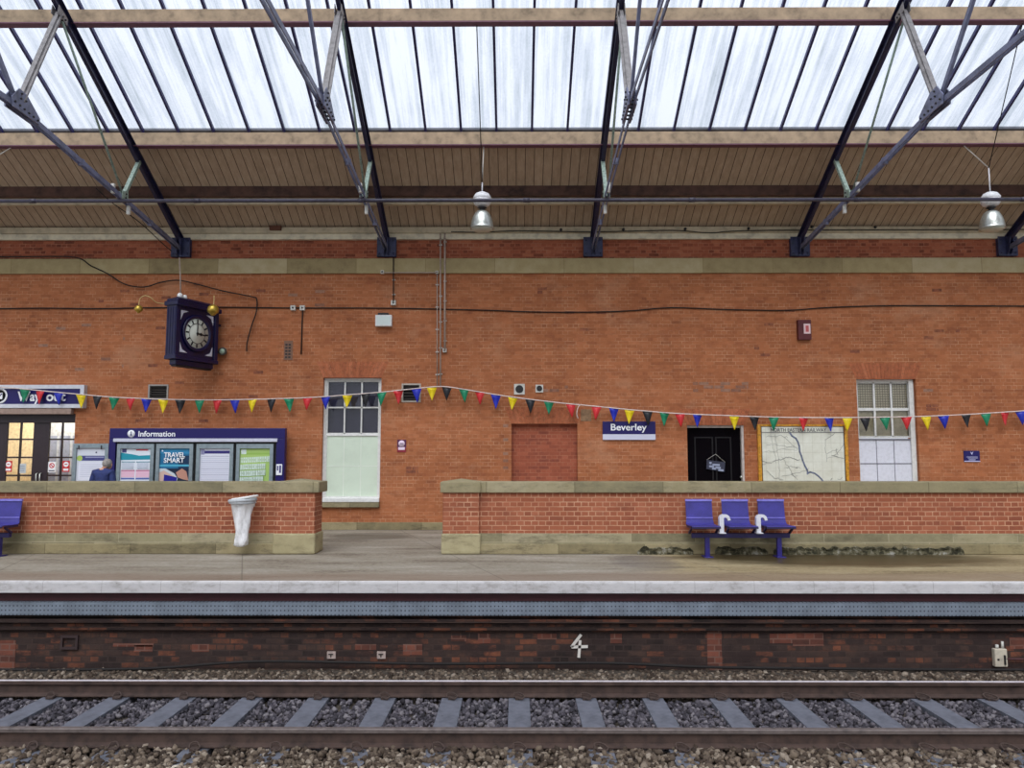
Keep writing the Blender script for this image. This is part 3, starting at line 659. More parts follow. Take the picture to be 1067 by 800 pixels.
tag(m.build('longitudinal_rod', M['navy'], None, (0, 14.12, pr.z)), 'long dark horizontal rod running through all the roof trusses', 'rod')
# ------------------------------------------------------------------ pendant lamps
LY = 14.72
def lamp(u, label, cord_top, stay_top, joint_v):
    c = at(u, 240, LY); o = thing('pendant_lamp', label, 'lamp', c, 'high bay pendant lamps'); x, y = c.x, c.y
    z = lambda v: at(u, v, LY).z
    m = MB(); zc = z(208); r = .175
    prof = [(.02, .15), (.07, .145), (.13, .115), (.168, .06), (r, .012), (r*.96, .004), (r*.96, -.004), (r, -.012), (.17, -.06), (.14, -.11), (.10, -.13), (.05, -.135)]
    m.lathe(prof, (x, y, zc), 28); hb = m.build('ballast_housing', M['lampwhite'], o)
    m = MB()
    for k in range(10): t = 2*PI*k/10; m.bar((x+.12*math.cos(t), y+.12*math.sin(t), zc+.11), (x+.17*math.cos(t), y+.17*math.sin(t), zc+.03), .012, .02)
    m.build('cooling_fin', M['lampwhite'], hb)
    m = MB(); m.lathe([(.095, z(216.5)), (.05, z(217)-.01), (.05, z(219)), (.1, z(220)), (.11, z(221))], (x, y, 0), 20); m.build('neck', M['black'], o)
    m = MB(); zt, zb = z(220.5), z(238); prof = []
    for k in range(11):
        tt = k/10; prof.append((.105+(.222-.105)*math.sin(tt*PI/2)**.8, zt+(zb-zt)*(tt**1.15)))
    prof += [(.235, zb-.004), (.228, zb-.01)]+[(p[0]-.006, p[1]-.002) for p in prof[::-1]]
    m.lathe(prof, (x, y, 0), 40); m.build('reflector', M['alu'], o)
    m = MB(); m.lathe([(.222, zb), (.19, zb-.035), (.11, zb-.06), (.0, zb-.07)], (x, y, 0), 32); m.build('lens', paint((186, 190, 176), .25, 0, .05), o)
    j = Vector((x, y, z(joint_v))); m = MB(); m.cyl((x, y, zc+.14), j, .012, 8); m.build('hook', M['lampwhite'], o)
    m = MB(); m.cyl(j, cord_top, .009, 6); m.build('cord', M['cable'], o)
    m = MB(); m.cyl(j, stay_top, .011, 6); m.build('stay', M['offwhite'], o)
pj = at(540, 18, 12.36).z
lamp(502.3, 'silver bell pendant lamp in the middle, between second and third trusses', Vector((at(496.7, 22, 12.4).x, 12.42, pj-.1)), at(504.3, 146, 14.7), 190)
lamp(1034, 'silver bell pendant lamp at the right, beside the rightmost truss', Vector((at(1066, 22, 12.4).x, 12.42, pj-.1)), at(990, 139, 14.7), 175)
lamp(-27, 'silver bell pendant lamp just beyond the left edge', Vector((at(-50, 22, 12.4).x, 12.42, pj-.1)), at(27, 144, 14.7), 175)
# ------------------------------------------------------------------ platform
YE = 10.08
m = MB(); m.box(XL, XR, YE+.28, W+.45, -.16, 0); m.box(XL, XR, YE+.035, YE+.28, -.02, 0); STRUCT(m.build('floor', M['floor']))
m = MB()
prof = [(YE+.28, -.021), (YE+.034, -.021), (YE+.034, 0.), (YE+.025, 0.), (YE+.006, -.008), (YE, -.03), (YE, -.15), (YE+.28, -.15)]
m.xprism(prof, XL, XR); STRUCT(m.build('floor_edge', M['edge']))
YT = 10.14
tz1, tz0 = atz(533, 627, 0).z, 0
m = MB(); za, zb = at(533, 628, YT).z, at(533, 640.5, YT).z
m.box(XL, XR, YT, YT+.012, zb, za); m.box(XL, XR, YT, YT+.1, za-.002, za+.01); m.box(XL, XR, YT, YT+.1, zb-.01, zb+.002); m.build('cable_tray', M['tray'], None, (0, 0, 0))
ct = bpy.data.objects['cable_tray']; tag(ct, 'long perforated grey cable tray fixed under the white platform edge', 'cable tray')
YU = 10.3
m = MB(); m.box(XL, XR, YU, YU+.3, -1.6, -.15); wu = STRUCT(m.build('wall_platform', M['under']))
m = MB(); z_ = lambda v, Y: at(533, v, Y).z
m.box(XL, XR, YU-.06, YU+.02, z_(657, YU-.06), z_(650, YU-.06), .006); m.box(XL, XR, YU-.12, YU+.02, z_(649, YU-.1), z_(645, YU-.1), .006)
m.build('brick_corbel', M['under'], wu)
m = MB(); m.box(XL, XR, YU-.12, YU+.02, za+.015, -.15); m.build('upper_corbel', M['maroon'], wu)
def patch(u0, u1, v0, v1):
    a, b, c, d = rect(u0, u1, v0, v1, YU); m = MB(); m.box(a, b, YU-.004, YU+.02, c, d); m.build('brick_patch', M['patch'], wu)
patch(-6, 16, 667, 700); patch(737, 752, 650, 700); patch(118, 160, 670, 673.5); patch(140, 159, 672, 679); patch(200, 218, 671, 679); patch(1052, 1067, 664, 676)
patch(420, 440, 671, 682); patch(370, 392, 671, 677); patch(636, 648, 660, 670); patch(560, 580, 660, 666); patch(802, 826, 660, 670); patch(826, 858, 659, 673); patch(498, 511, 660, 670); patch(470, 486, 662, 668)
a, b, c, d = rect(64, 82, 661.5, 676, YU); m = MB(); frame(m, a, b, c, d, YU-.03, YU+.01, .03); m.build('iron_frame', paint((58, 42, 42), .7), wu)
# painted number 4
pn = MB(); n4 = lambda u, v: at(u, v, YU-.008)
for p, q in (((605.5, 661), (595.5, 674)), ((595.5, 674), (612.5, 673.5)), ((604.5, 667), (603, 685))): pn.bar(n4(*p), n4(*q), .035, .006, (0, 1, 0)) if False else pn.bar(n4(*p), n4(*q), .036, .008, (0, 1, 0))
tag(pn.build('painted_number', flat((214, 208, 200), .8), None, n4(603, 685)), 'hand painted white figure 4 on the brick below the platform', 'number')
for u, l in ((345.5, 'left'), (397.5, 'right')):
    a, b, c, d = rect(u-4.5, u+4.5, 678.5, 686, YU); m = MB(); m.box(a, b, YU-.02, YU+.01, c, d, .004); o = m.build('number_plate', paint((176, 158, 150), .7, 0, .2), None, ((a+b)/2, YU, c)); tag(o, 'small pale plate on the platform wall, %s one of the two' % l, 'plate')
    m = MB(); m.box(a+.02, b-.03, YU-.023, YU-.018, c+.05, c+.065); m.box(a+.045, a+.06, YU-.023, YU-.018, c+.02, c+.06); m.build('marking', M['black'], o)
jb = thing('junction_box', 'cream electrical box low on the platform wall at far right', 'box', at(1043, 695, YU-.05))
a, b, c, d = rect(1036.3, 1049.5, 676, 694.7, YU-.06); m = MB(); m.box(a, b, YU-.07, YU, c, d, .01); m.build('casing', paint((196, 186, 168), .6), jb)
m = MB(); m.cyl((a+.05, YU-.04, d), (a+.05, YU-.04, d+.05), .02); m.cyl((b-.04, YU-.04, d), (b-.04, YU-.04, d+.09), .016); m.build('cable_gland', M['offwhite'], jb)
m = MB(); m.box(a+.03, a+.055, YU-.075, YU-.068, c+.08, c+.105); m.box(b-.05, b-.03, YU-.085, YU-.06, c+.03, c+.15); m.build('latch', M['black'], jb)
m = MB(); m.tube([(b-.04, YU-.06, c+.1), (b+.4, YU-.05, c+.09), (XR, YU-.05, c+.09)], .012, 6); m.build('cable', M['maroon'], jb)
cb = [(-60, 697), (40, 698), (100, 697.5), (165, 696), (230, 691), (275, 689), (330, 689.5), (450, 691.5), (560, 691), (640, 691), (740, 695), (860, 696.5), (960, 697.5), (1140, 698)]
m = MB(); m.tube(spline([at(u, v, YU-.09) for u, v in cb]), .018, 6); tag(m.build('cable', M['cable'], None, at(500, 692, YU-.09)), 'thick black cable lying along the foot of the platform wall', 'cable')
# ------------------------------------------------------------------ parapets
YP = 12.85
cz1, cz0 = z_(502, YP-.05), z_(513.3, YP-.05)
pm, pt = z_(566.5, YP-.03), z_(555.5, YP)
xlp0, xlp1 = at(283.5, 570, YP-.1).x, at(328, 570, YP-.1).x
xrp0, xrp1 = at(459.5, 570, YP-.1).x, at(500.5, 570, YP-.1).x
def parapet(name, xa, xb, pa, pb, lab):
    # xa..xb run, pa..pb pier
    m = MB(); m.box(xa, xb, YP, YP+.36, pt-.02, cz0+.01); o = STRUCT(m.build(name, M['parapet']))
    m = MB(); m.box(pa+.02, pb-.02, YP-.07, YP+.42, pt-.02, cz0+.01, .02); m.build('pier', M['parapet'], o)
    m = MB(); m.box(xa, xb, YP-.05, YP+.41, cz0, cz1, .012); m.build('coping', M['coping'], o)
    m = MB(); ea, eb = (pa-.0, pb+.05) if lab == 'l' else (pa-.02, pb+.0)
    x0, x1, y0, y1 = ea, eb, YP-.11, YP+.46
    m.box(x0, x1, y0, y1, cz0+.003, cz1+.004, .012); xm, ym = (x0+x1)/2, (y0+y1)/2
    m.add([(x0+.02, y0+.02, cz1), (x1-.02, y0+.02, cz1), (x1-.02, y1-.02, cz1), (x0+.02, y1-.02, cz1), (xm, ym, cz1+.05)], [(0, 1, 4), (1, 2, 4), (2, 3, 4), (3, 0, 4)])
    m.build('pier_cap', M['coping'], o)
    m = MB(); m.box(xa, xb, YP-.03, YP+.38, pm-.01, pt, .008); m.build('upper_plinth', M['plinth'], o)
    m = MB(); m.box(xa, xb, YP-.06, YP+.4, 0, pm, .012); m.build('lower_plinth', M['plinth_low'], o)
    m = MB(); m.box(pa, pb, YP-.1, YP+.45, 0, pt+.003, .025); m.build('pier_base', M['pier_stone'], o)
def worn(u0, u1, v0, seed):
    r_ = random.Random(seed); a, b = at(u0, 570, YP-.07).x, at(u1, 570, YP-.07).x; n = int((b-a)/.05); m = MB()
    top = [pm-.015-r_.random()*.05 for _ in range(n+1)]; dep = [r_.random()*.03 for _ in range(n+1)]; vs = []; fs = []
    for i in range(n+1):
        x = a+(b-a)*i/n; z1 = top[i]*(1 if 0 < i < n else .6); vs += [(x, YP-.02, z1), (x, YP-.075-dep[i], z1-.02), (x, YP-.07-.5*dep[n-i], z1*.5), (x, YP-.08-dep[i]*.6, 0), (x, YP-.02, 0)]
    for i in range(n):
        for j in range(5): fs.append((i*5+j, i*5+(j+1) % 5, (i+1)*5+(j+1) % 5, (i+1)*5+j))
    fs += [(0, 1, 2, 3, 4), tuple(n*5+k for k in range(5))]
    m.add(vs, fs, False); return m
parapet('wall_left', XL, xlp0+.1, xlp0, xlp1, 'l'); parapet('wall_right', xrp1-.1, XR, xrp0, xrp1, 'r')
for u0, u1, sd_ in ((806, 1004, 1), (664, 722, 2), (745, 800, 4)): worn(u0, u1, 566, sd_).build('worn_stone', M['worn'], bpy.data.objects['wall_right'])
# ------------------------------------------------------------------ bench
def make_bench(xc, yb, label):
    o = thing('platform_bench', label, 'bench', (xc, yb, 0), 'blue three seat platform benches')
    pit = .585; sw = .225
    for i in (-1, 0, 1):
        x = xc+i*pit
        so = thing('seat_tmp', None, None, (x, yb, 0)) if False else None
        m = MB()
        # one bent sheet: back, then curve, then seat pan
        prof = [(yb+.11, .885), (yb+.10, .86), (yb+.055, .58), (yb+.04, .52), (yb+.01, .502), (yb-.12, .497), (yb-.34, .505), (yb-.385, .50), (yb-.40, .485)]
        vs = []; nn = len(prof)
        for k, (y, z) in enumerate(prof):
            for dx in (-1, 1): vs.append((x+dx*(sw-(.012 if k < 3 else 0)), y, z))
        for k, (y, z) in enumerate(prof):
            for dx in (-1, 1): vs.append((x+dx*(sw-(.012 if k < 3 else 0)), y+.012, z-.012))
        fs = [(2*k, 2*k+1, 2*k+3, 2*k+2) for k in range(nn-1)]+[(2*nn+2*k, 2*nn+2*k+2, 2*nn+2*k+3, 2*nn+2*k+1) for k in range(nn-1)]
        fs += [(2*k+s, 2*k+2+s, 2*nn+2*k+2+s, 2*nn+2*k+s) for k in range(nn-1) for s in (0, 1)]+[(0, 1, 2*nn+1, 2*nn), (2*nn-2, 2*nn-1, 4*nn-1, 4*nn-2)]
        m.add(vs, fs, False); st = m.build('seat', M['seat'], o)
        m = MB(); m.bar((x-sw+.01, yb+.105, .878), (x+sw-.01, yb+.105, .878), .04, .035); m.bar((x-sw+.01, yb+.052, .60), (x+sw-.01, yb+.052, .60), .014, .016); m.build('seat_rim', M['benchlip'], st)
        m = MB()
        for dx in (-sw+.015, sw-.015): m.bar((x+dx, yb-.3, .47), (x+dx, yb+.02, .47), .025, .03); m.bar((x+dx, yb-.28, .46), (x+dx, yb-.12, .37), .03, .03)
        m.bar((x-sw, yb-.385, .478), (x+sw, yb-.385, .478), .03, .03); m.build('seat_support', paint((34, 26, 66), .4), st)
    m = MB(); m.box(xc-pit-sw+.04, xc+pit+sw-.02, yb-.18, yb-.1, .30, .375, .006); m.build('beam', paint((36, 28, 92), .4), o)
    for dx in (-.52, .62):
        m = MB(); m.box(xc+dx-.035, xc+dx+.035, yb-.175, yb-.105, .01, .31, .005); m.box(xc+dx-.07, xc+dx+.07, yb-.26, yb-.02, 0, .015, .004); m.build('leg', M['benchblue'], o)
    for dx in (-pit/2, pit/2):
        x = xc+dx; m = MB()
        m.prism([(x+a_, b_) for a_, b_ in ((-.04, .375), (-.04, .62), (-.02, .655), (.02, .672), (.085, .668), (.12, .64), (.14, .58), (.095, .575), (.08, .615), (.05, .628), (.03, .615), (.03, .375))], yb-.21, yb-.13)
        m.box(x-.06, x+.05, yb-.26, yb-.06, .375, .39)
        m.build('armrest', paint((214, 214, 220), .4, 0, .06), o)
    return o
bx = at(770, 560, 12.45).x
bench = make_bench(bx+.02, 12.62, 'blue perforated three seat bench below the black door and map')
b2 = copy_tree(bench); b2.location.x = at(18, 540, 12.6).x-.585-.225; b2['label'] = 'blue perforated bench mostly cut off by the left edge'
# ------------------------------------------------------------------ sack holder
zc1 = at(253, 519.5, 12.55); o = thing('rubbish_sack_holder', 'white rubbish sack hanging from a hoop on the left parapet wall', 'bin', (zc1.x, 12.55, 0))
bxx = zc1.x
def ring(cx, cy, z, rx, ry, n=32, ph=0., wob=0., tilt=0.):
    return [(cx+rx*math.cos(2*PI*k/n)*(1+wob*math.sin(5*2*PI*k/n+ph)), cy+ry*math.sin(2*PI*k/n)*(1+wob*math.cos(7*2*PI*k/n+ph)), z+tilt*math.cos(2*PI*k/n)) for k in range(n)]
m = MB(); m.tube(ring(bxx, 12.55, at(253, 521, 12.55).z, .2, .19, 32, 0, 0, .012), .028, 8, True); m.lathe([(.2, .0), (.215, -.03), (.19, -.04)], (bxx, 12.55, at(253, 522, 12.55).z), 32, 'z', True, False); m.build('hoop', paint((176, 180, 184), .5, 0, .1), o)
m = MB(); m.tube(ring(bxx+.03, 12.55, at(253, 518.5, 12.55).z+.0, .19, .18, 32, 1, .03, .03), .02, 8, True); m.build('rolled_sack_rim', M['whitep'], o)
rows = [(523, .165, 0), (530, .14, .0), (540, .12, .0), (548, .11, .005), (556, .10, .01), (563, .105, -.0), (567.5, .10, -.01), (569.5, .05, -.015)]
vs = []; fs = []; n = 40
for i, (v, r, dx) in enumerate(rows):
    z = at(253, v, 12.55).z
    for k in range(n):
        t = 2*PI*k/n; w = 1+.13*math.sin(4*t+i*.9)+.07*math.sin(9*t-i*1.7)+.05*math.sin(13*t+i*2.3); vs.append((bxx+dx+r*w*math.cos(t), 12.55+r*.9*w*math.sin(t), z))
for i in range(len(rows)-1):
    for k in range(n): fs.append((i*n+k, i*n+(k+1) % n, (i+1)*n+(k+1) % n, (i+1)*n+k))
fs.append([(len(rows)-1)*n+k for k in range(n)])
m = MB(); m.add(vs, fs, True); m.build('plastic_sack', M['bag'], o)
m = MB()
for (dx, v, r) in ((-.05, 565, .05), (-.01, 567, .04), (.04, 564, .035)): m.lathe([(0, -r), (r*.8, -r*.5), (r, 0), (r*.7, r*.6), (0, r)], (bxx+dx, 12.55, at(253, v, 12.55).z+.01), 9, 'z', False)
m.build('litter', paint((200, 196, 190), .6, 0, .3, 30), o)
m = MB(); zh = at(253, 521, 12.55).z; m.box(bxx-.1, bxx+.1, YP-.03, YP+.0, zh-.12, zh+.04); m.bar((bxx-.05, 12.72, zh), (bxx-.05, YP, zh), .03, .03); m.bar((bxx+.05, 12.72, zh), (bxx+.05, YP, zh), .03, .03); m.build('wall_bracket', M['offwhite'], o)
# ------------------------------------------------------------------ signs
YS = W-.1
def sign_text_mat(): return M['white']
a, b, c, d = rect(-70, 88, 401, 425, YS)
so = thing('way_out_sign', 'long blue and white Way out sign above the double doors', 'sign', ((a+b)/2, YS, c))
m = MB(); frame(m, a, b, c, d, YS-.03, W, .085); m.build('sign_frame', M['signframe'], so)
m = MB(); m.box(a+.08, b-.08, YS-.01, W, c+.08, d-.08); m.build('sign_panel', M['signblue'], so)
text('lettering', 'Way', M['white'], so, PX(16.5, YS), at(30, 417.5, YS).z, YS-.014, .20, 24/47.8, .007)
text('lettering', 'out', M['white'], so, PX(46.5, YS), at(55, 417.5, YS).z, YS-.014, .20, 20.5/47.8, .007)
p = at(.3, 412.5, YS); m = MB(); m.lathe([(.17, -.014), (.17, -.02), (.13, -.02), (.13, -.014)], (p.x, YS, p.z), 28, 'y'); m.box(p.x-.06, p.x+.06, YS-.02, YS-.012, p.z-.07, p.z+.07); m.m = 1; m.bar((p.x-.05, YS-.022, p.z-.05), (p.x+.05, YS-.022, p.z+.05), .02, .004, (0, 1, 0)); m.build('round_symbol', [M['white'], M['signblue']], so)
m = MB(); a2, b2_, c2, d2 = rect(-60, 74.5, 425.5, 431.5, YS); m.box(a2, b2_, W-.12, W, c2, d2, .01); tag(m.build('door_canopy', paint((150, 128, 116), .7), None, ((a2+b2_)/2, W, c2)), 'narrow brown ledge under the way out sign', 'ledge')
a, b, c, d = rect(628, 683, 439, 458.2, W-.04)
so = thing('station_name_sign', 'blue and white Beverley station name sign', 'sign', ((a+b)/2, W, c)); zm_ = at(655, 452.3, W-.04).z
m = MB(); m.box(a, b, W-.045, W, zm_, d, .004); m.build('name_panel', M['signblue'], so)
m = MB(); m.box(a, b, W-.045, W, c, zm_, .004); m.build('lower_strip', flat((206, 208, 226)), so)
text('lettering', 'Beverley', M['white'], so, PX(636.5, W-.05), at(655, 448.3, W).z, W-.05, .14, 37.5/47.6, .004)
# information board
YI = W-.3
a, b, c, d = rect(113, 296.5, 446, 502, YI); bl = 0.0
io = thing('information_board', 'wide blue Information board holding four framed posters', 'notice board', ((a+b)/2, YI, 0))
zi = lambda v: at(205, v, YI).z
m = MB(); m.box(a, b, YI, YI+.14, zi(457), d, .01); m.box(a, PX(121, YI), YI, YI+.14, 0, zi(457), .006); m.box(PX(288.3, YI), b, YI, YI+.14, 0, zi(457), .006); m.build('cabinet', M['signblue'], io)
m = MB(); m.box(PX(119, YI), PX(289.5, YI), YI-.03, YI+.02, zi(460.3), zi(456.8), .006); m.build('light_strip', paint((202, 204, 220), .4, 0, .05), io)
m = MB(); m.box(PX(120, YI), PX(289, YI), YI+.06, YI+.14, zi(540), zi(457)); m.build('back_panel', M['black'], io)
text('lettering', 'Information', M['white'], io, PX(144.5, YI), zi(454.6), YI-.004, .115, 38.5/48.4, .003)
p = at(136.8, 451.8, YI); m = MB(); m.lathe([(.08, -.001), (.08, -.006)], (p.x, YI, p.z), 24, 'y'); m.m = 1; m.box(p.x-.012, p.x+.012, YI-.01, YI-.004, p.z-.045, p.z+.012); m.lathe([(.014, -.004), (.014, -.01)], (p.x, YI, p.z+.035), 12, 'y'); m.build('round_symbol', [M['white'], M['signblue']], io)
m = MB(); a3, b3, c3, d3 = rect(287.7, 294, 483.5, 495, YI-.01); m.box(a3, b3, YI-.02, YI, c3, d3, .008); m.m = 1; m.box(a3+.02, a3+.05, YI-.023, YI-.019, c3+.1, c3+.2); m.box(a3+.07, a3+.11, YI-.023, YI-.019, c3+.05, c3+.21); m.build('camera_notice', [M['white'], flat((60, 56, 120))], io)
def poster(u0, u1, v0, vb, Y, parent=None):
    a, b, c, d = rect(u0, u1, v0, vb, Y)
    m = MB(); frame(m, a, b, c, d, Y-.03, Y+.03, .075, .08, .08); m.box(a+.06, b-.06, Y-.034, Y-.03, d-.095, d-.08)
    return a, b, c, d, m
def pcontent(kind, a, b, c, d, Y, parent):
    A, B, Cc, D = a+.075, b-.075, c+.08, d-.08; w = B-A; h = D-Cc; m = MB(); cols = []
    def col(x):
        if x not in cols: cols.append(x)
        m.m = cols.index(x)
    lev = [0]
    def R(x0, x1, t0, t1, cc):     # x fractions, t fractions from the top
        lev[0] += 1; col(cc); yy = Y+.008-.0004*lev[0]; m.box(A+w*x0, A+w*x1, yy, Y+.012, D-h*t1, D-h*t0)
    def Pg(pts, cc):
        lev[0] += 1; col(cc); yy = Y+.008-.0004*lev[0]; m.prism([(A+w*x, D-h*t_) for x, t_ in pts], yy, Y+.012)
    if kind == 'times':
        R(0, 1, 0, 1, (226, 232, 240)); Pg([(0, .1), (.35, .13), (.6, .16), (1, .15), (1, .24), (0, .25)], (36, 148, 168)); R(.03, .18, .02, .1, (70, 70, 120)); R(.5, .9, .03, .06, (200, 80, 90))
        for x0 in (.03, .52): R(x0, x0+.45, .28, .295, (50, 130, 150)); R(x0, x0+.45, .45, .47, (170, 70, 110)); R(x0, x0+.45, .47, .6, (232, 190, 210)); R(x0, x0+.45, .61, .64, (90, 110, 180))
        for k in range(6): R(.06, .44, .31+.022*k, .316+.022*k, (176, 186, 204)); R(.55, .93, .31+.022*k, .316+.022*k, (176, 186, 204))
    elif kind == 'travel':
        R(0, 1, 0, 1, (30, 108, 150)); R(.0, 1, 0, .12, (46, 134, 178)); R(.62, 1, .16, .5, (18, 52, 84)); R(.0, 1, .34, .38, (80, 170, 200)); R(0, 1, .42, 1, (22, 40, 64))
        Pg([(0, .42), (.2, .42), (.5, .52), (.62, .62), (.4, 1), (0, 1)], (196, 206, 212)); Pg([(0, .5), (.15, .46), (.55, .6), (.3, .66), (0, .7)], (206, 176, 164)); Pg([(.55, .5), (.75, .42), (.9, .48), (.98, .66), (.8, .64), (.62, .6)], (190, 140, 122)); Pg([(.16, .54), (.6, .6), (.56, .76), (.15, .7)], (38, 34, 140))
        R(.05, .1, .05, .08, (220, 235, 245))
    elif kind == 'table':
        R(0, 1, 0, 1, (222, 224, 236)); R(.04, 1, .06, .12, (56, 50, 120)); R(.02, .14, .03, .14, (140, 140, 176))
        for k in range(20): R(.04, .96, .17+.042*k, .176+.042*k, (120, 122, 160) if k % 3 == 0 else (184, 188, 210))
    elif kind == 'green':
        R(0, 1, 0, 1, (168, 200, 112)); R(0, 1, .1, .14, (150, 186, 90)); R(.03, .2, .03, .13, (214, 228, 222))
        rr = random.Random(3)
        for k, (t0, wd) in enumerate(((.2, .95), (.34, .86), (.47, .84), (.60, .8), (.74, .8))):
            x = .02
            while x < wd:
                lw = rr.choice((.03, .04, .05)); R(x, x+lw, t0-.03*x, t0+.11-.03*x, (214, 230, 222))
                if rr.random() < .7: R(x+lw*.35, x+lw*.75, t0+.03, t0+.06, (150, 178, 140))
                x += lw+.018
    elif kind == 'service':
        R(0, 1, 0, 1, (214, 218, 228)); R(.12, .98, .17, .27, (70, 72, 130)); R(.3, .95, .19, .21, (160, 164, 196)); Pg([(.02+.1*math.cos(q)+.08, .22+.055*math.sin(q)) for q in [2*PI*k/16 for k in range(16)]], (176, 200, 96)); R(.08, 1, .3, .66, (226, 228, 240))
        for k in range(8): R(.14, .9-.05*(k % 3), .34+.035*k, .345+.035*k, (170, 176, 196))
        R(.06, .5, .7, .84, (214, 140, 80)); R(.65, .7, .09, .12, (60, 60, 90))
    m.build('poster_sheet', [flat(x, .35) for x in cols], parent)
    return A, B, Cc, D, w, h
PL = [('times', 121.5, 160, 'framed train times poster with teal banner, leftmost on the information board'), ('travel', 162.3, 200.8, 'framed dark blue TRAVEL SMART poster'), ('table', 204.3, 242.8, 'framed lilac timetable sheet, third on the information board'), ('green', 246, 284.5, 'framed lime green poster, rightmost on the information board')]
for kind, u0, u1, lab in PL:
    Y = YI+.02; a, b, c, d, m = poster(u0, u1, 462.5, 522, Y); po = thing('poster_frame', lab, 'poster', ((a+b)/2, Y, c), 'framed posters on the information board'); m.build('frame', M['posterframe'], po)
    r = pcontent(kind, a, b, c, d, Y, po)
    if kind == 'travel':
        A, B, Cc, D, w, h = r; text('lettering', 'TRAVEL', M['white'], po, A+w*.14, D-h*.19, Y-.006, .10, w*.70, .003); text('lettering', 'SMART', M['white'], po, A+w*.14, D-h*.30, Y-.006, .10, w*.68, .003)
a, b, c, d, m = poster(75.5, 112.5, 462, 522, W-.06); po = thing('poster_frame', 'separate grey framed service notice between the doors and the information board', 'poster', ((a+b)/2, W-.06, c)); m.build('frame', M['posterframe'], po)
m2 = MB()
for u in (82, 105.5): q = at(u, 466, W-.1); m2.box(q.x-.012, q.x+.012, W-.1, W-.088, q.z-.04, q.z+.04)
m2.build('clip', M['black'], po); pcontent('service', a, b, c, d, W-.06, po)
# railway tile map
YM = W-.05; a, b, c, d = rect(790, 884, 442, 505, YM); c = PZ(530)
mo = thing('tile_map', 'cream tiled North Eastern Railway wall map in an amber tiled frame', 'map', ((a+b)/2, W, c))
m = MB(); frame(m, a, b, c, d, YM-.01, W-.001, .07, .042); m.build('tile_border', M['amber'], mo)
m = MB(); frame(m, a+.07, b-.07, c+.07, d-.042, YM-.005, W-.001, .02, .012); m.build('inner_line', paint((70, 46, 26), .4), mo)
def tile_mat():
    t = NT('cream_tiles'); co = t.coord(); sp = t.n('SeparateXYZ'); t.l(co, sp.inputs[0])
    g1 = t.math('LESS_THAN', t.math('FRACT', t.math('DIVIDE', sp.outputs[0], .2032)), .035); g2 = t.math('LESS_THAN', t.math('FRACT', t.math('DIVIDE', sp.outputs[2], .2032)), .035)
    n = t.noise(co, 6, 4); col = t.ramp(n, [(.3, (212, 212, 196)), (.7, (226, 227, 214))]); col = t.mix(t.math('MULTIPLY', t.math('MAXIMUM', g1, g2), .45), col, (170, 168, 146)); t.bsdf(col, .2, 0, spec=.5); return t.m
m = MB(); m.box(a+.085, b-.085, YM, W-.001, c+.08, d-.05); m.build('tile_panel', tile_mat(), mo)
ml = MB(); yy = YM-.003
def line(pts, w, mi=0):
    ml.m = mi
    P_ = [at(785+x*105/1067, 435+y*70/711, YM) for x, y in pts]
    for p, q in zip(P_[:-1], P_[1:]):
        e = (q-p).normalized()*w*.3; ml.bar((p.x-e.x, yy, p.z-e.z), (q.x+e.x, yy, q.z+e.z), w, .004, (0, 1, 0))
line([(72, 157), (975, 157)], .018, 1)
ml.build('map_line', [flat((118, 126, 150), .3), flat((130, 130, 126), .3)], mo); ml = MB()
line([(385, 160), (410, 195), (450, 220), (472, 260), (485, 300), (490, 360), (508, 405), (520, 450), (545, 510), (570, 555), (575, 580)], .036, 0)
ml.build('coast_line', [flat((118, 126, 150), .3)], mo); ml = MB()
line([(570, 595), (600, 575), (650, 590), (690, 620), (720, 650), (735, 672)], .032, 0)
ml.build('estuary_line', [flat((118, 126, 150), .3)], mo); ml = MB()
rr = random.Random(5)
def wander(x, y, dx, dy, n, w, jit=14):
    pts = [(x, y)]
    for _ in range(n): x += dx+rr.uniform(-jit, jit)*.5; y += dy+rr.uniform(-jit, jit); pts.append((x, y))
    line(pts, w*.8, 0)
wander(80, 455, 21, 0, 5, .014, 10); wander(200, 470, 18, -2, 16, .016, 12); wander(130, 205, 18, 2, 14, .008, 12); wander(90, 500, 15, -12, 4, .010); wander(140, 560, 16, 6, 12, .010); wander(300, 420, 12, 14, 14, .007)
wander(230, 180, 3, 22, 18, .006, 16); wander(330, 210, 20, 12, 6, .006); wander(300, 620, 20, -6, 14, .008, 12); wander(90, 500, 2, 20, 6, .008); wander(330, 530, 14, 1, 12, .007); wander(140, 290, 22, 4, 14, .006); wander(120, 360, 22, -3, 14, .005); wander(180, 170, 5, 20, 14, .005)
wander(860, 165, -18, 14, 6, .010); wander(765, 240, 0, 22, 9, .007); wander(770, 380, 17, 0, 8, .006); wander(960, 220, -3, 22, 4, .008); wander(940, 300, -14, 16, 6, .009); wander(830, 400, 22, 7, 7, .014, 6); wander(880, 330, 4, 14, 5, .010); wander(780, 430, 18, 2, 6, .006); wander(820, 660, 2, -8, 2, .02); wander(890, 650, 14, 2, 4, .012); wander(500, 330, -16, 6, 10, .005); wander(455, 540, 6, -10, 4, .010); wander(400, 600, 18, 0, 4, .010)
ml.build('map_route', [flat((148, 148, 142), .3)], mo)
text('lettering', 'NORTH EASTERN RAILWAY', flat((84, 84, 84), .3), mo, PX(803, YM), at(836, 449.6, YM).z, YM-.003, .075, (861-803)/47.7, .001)
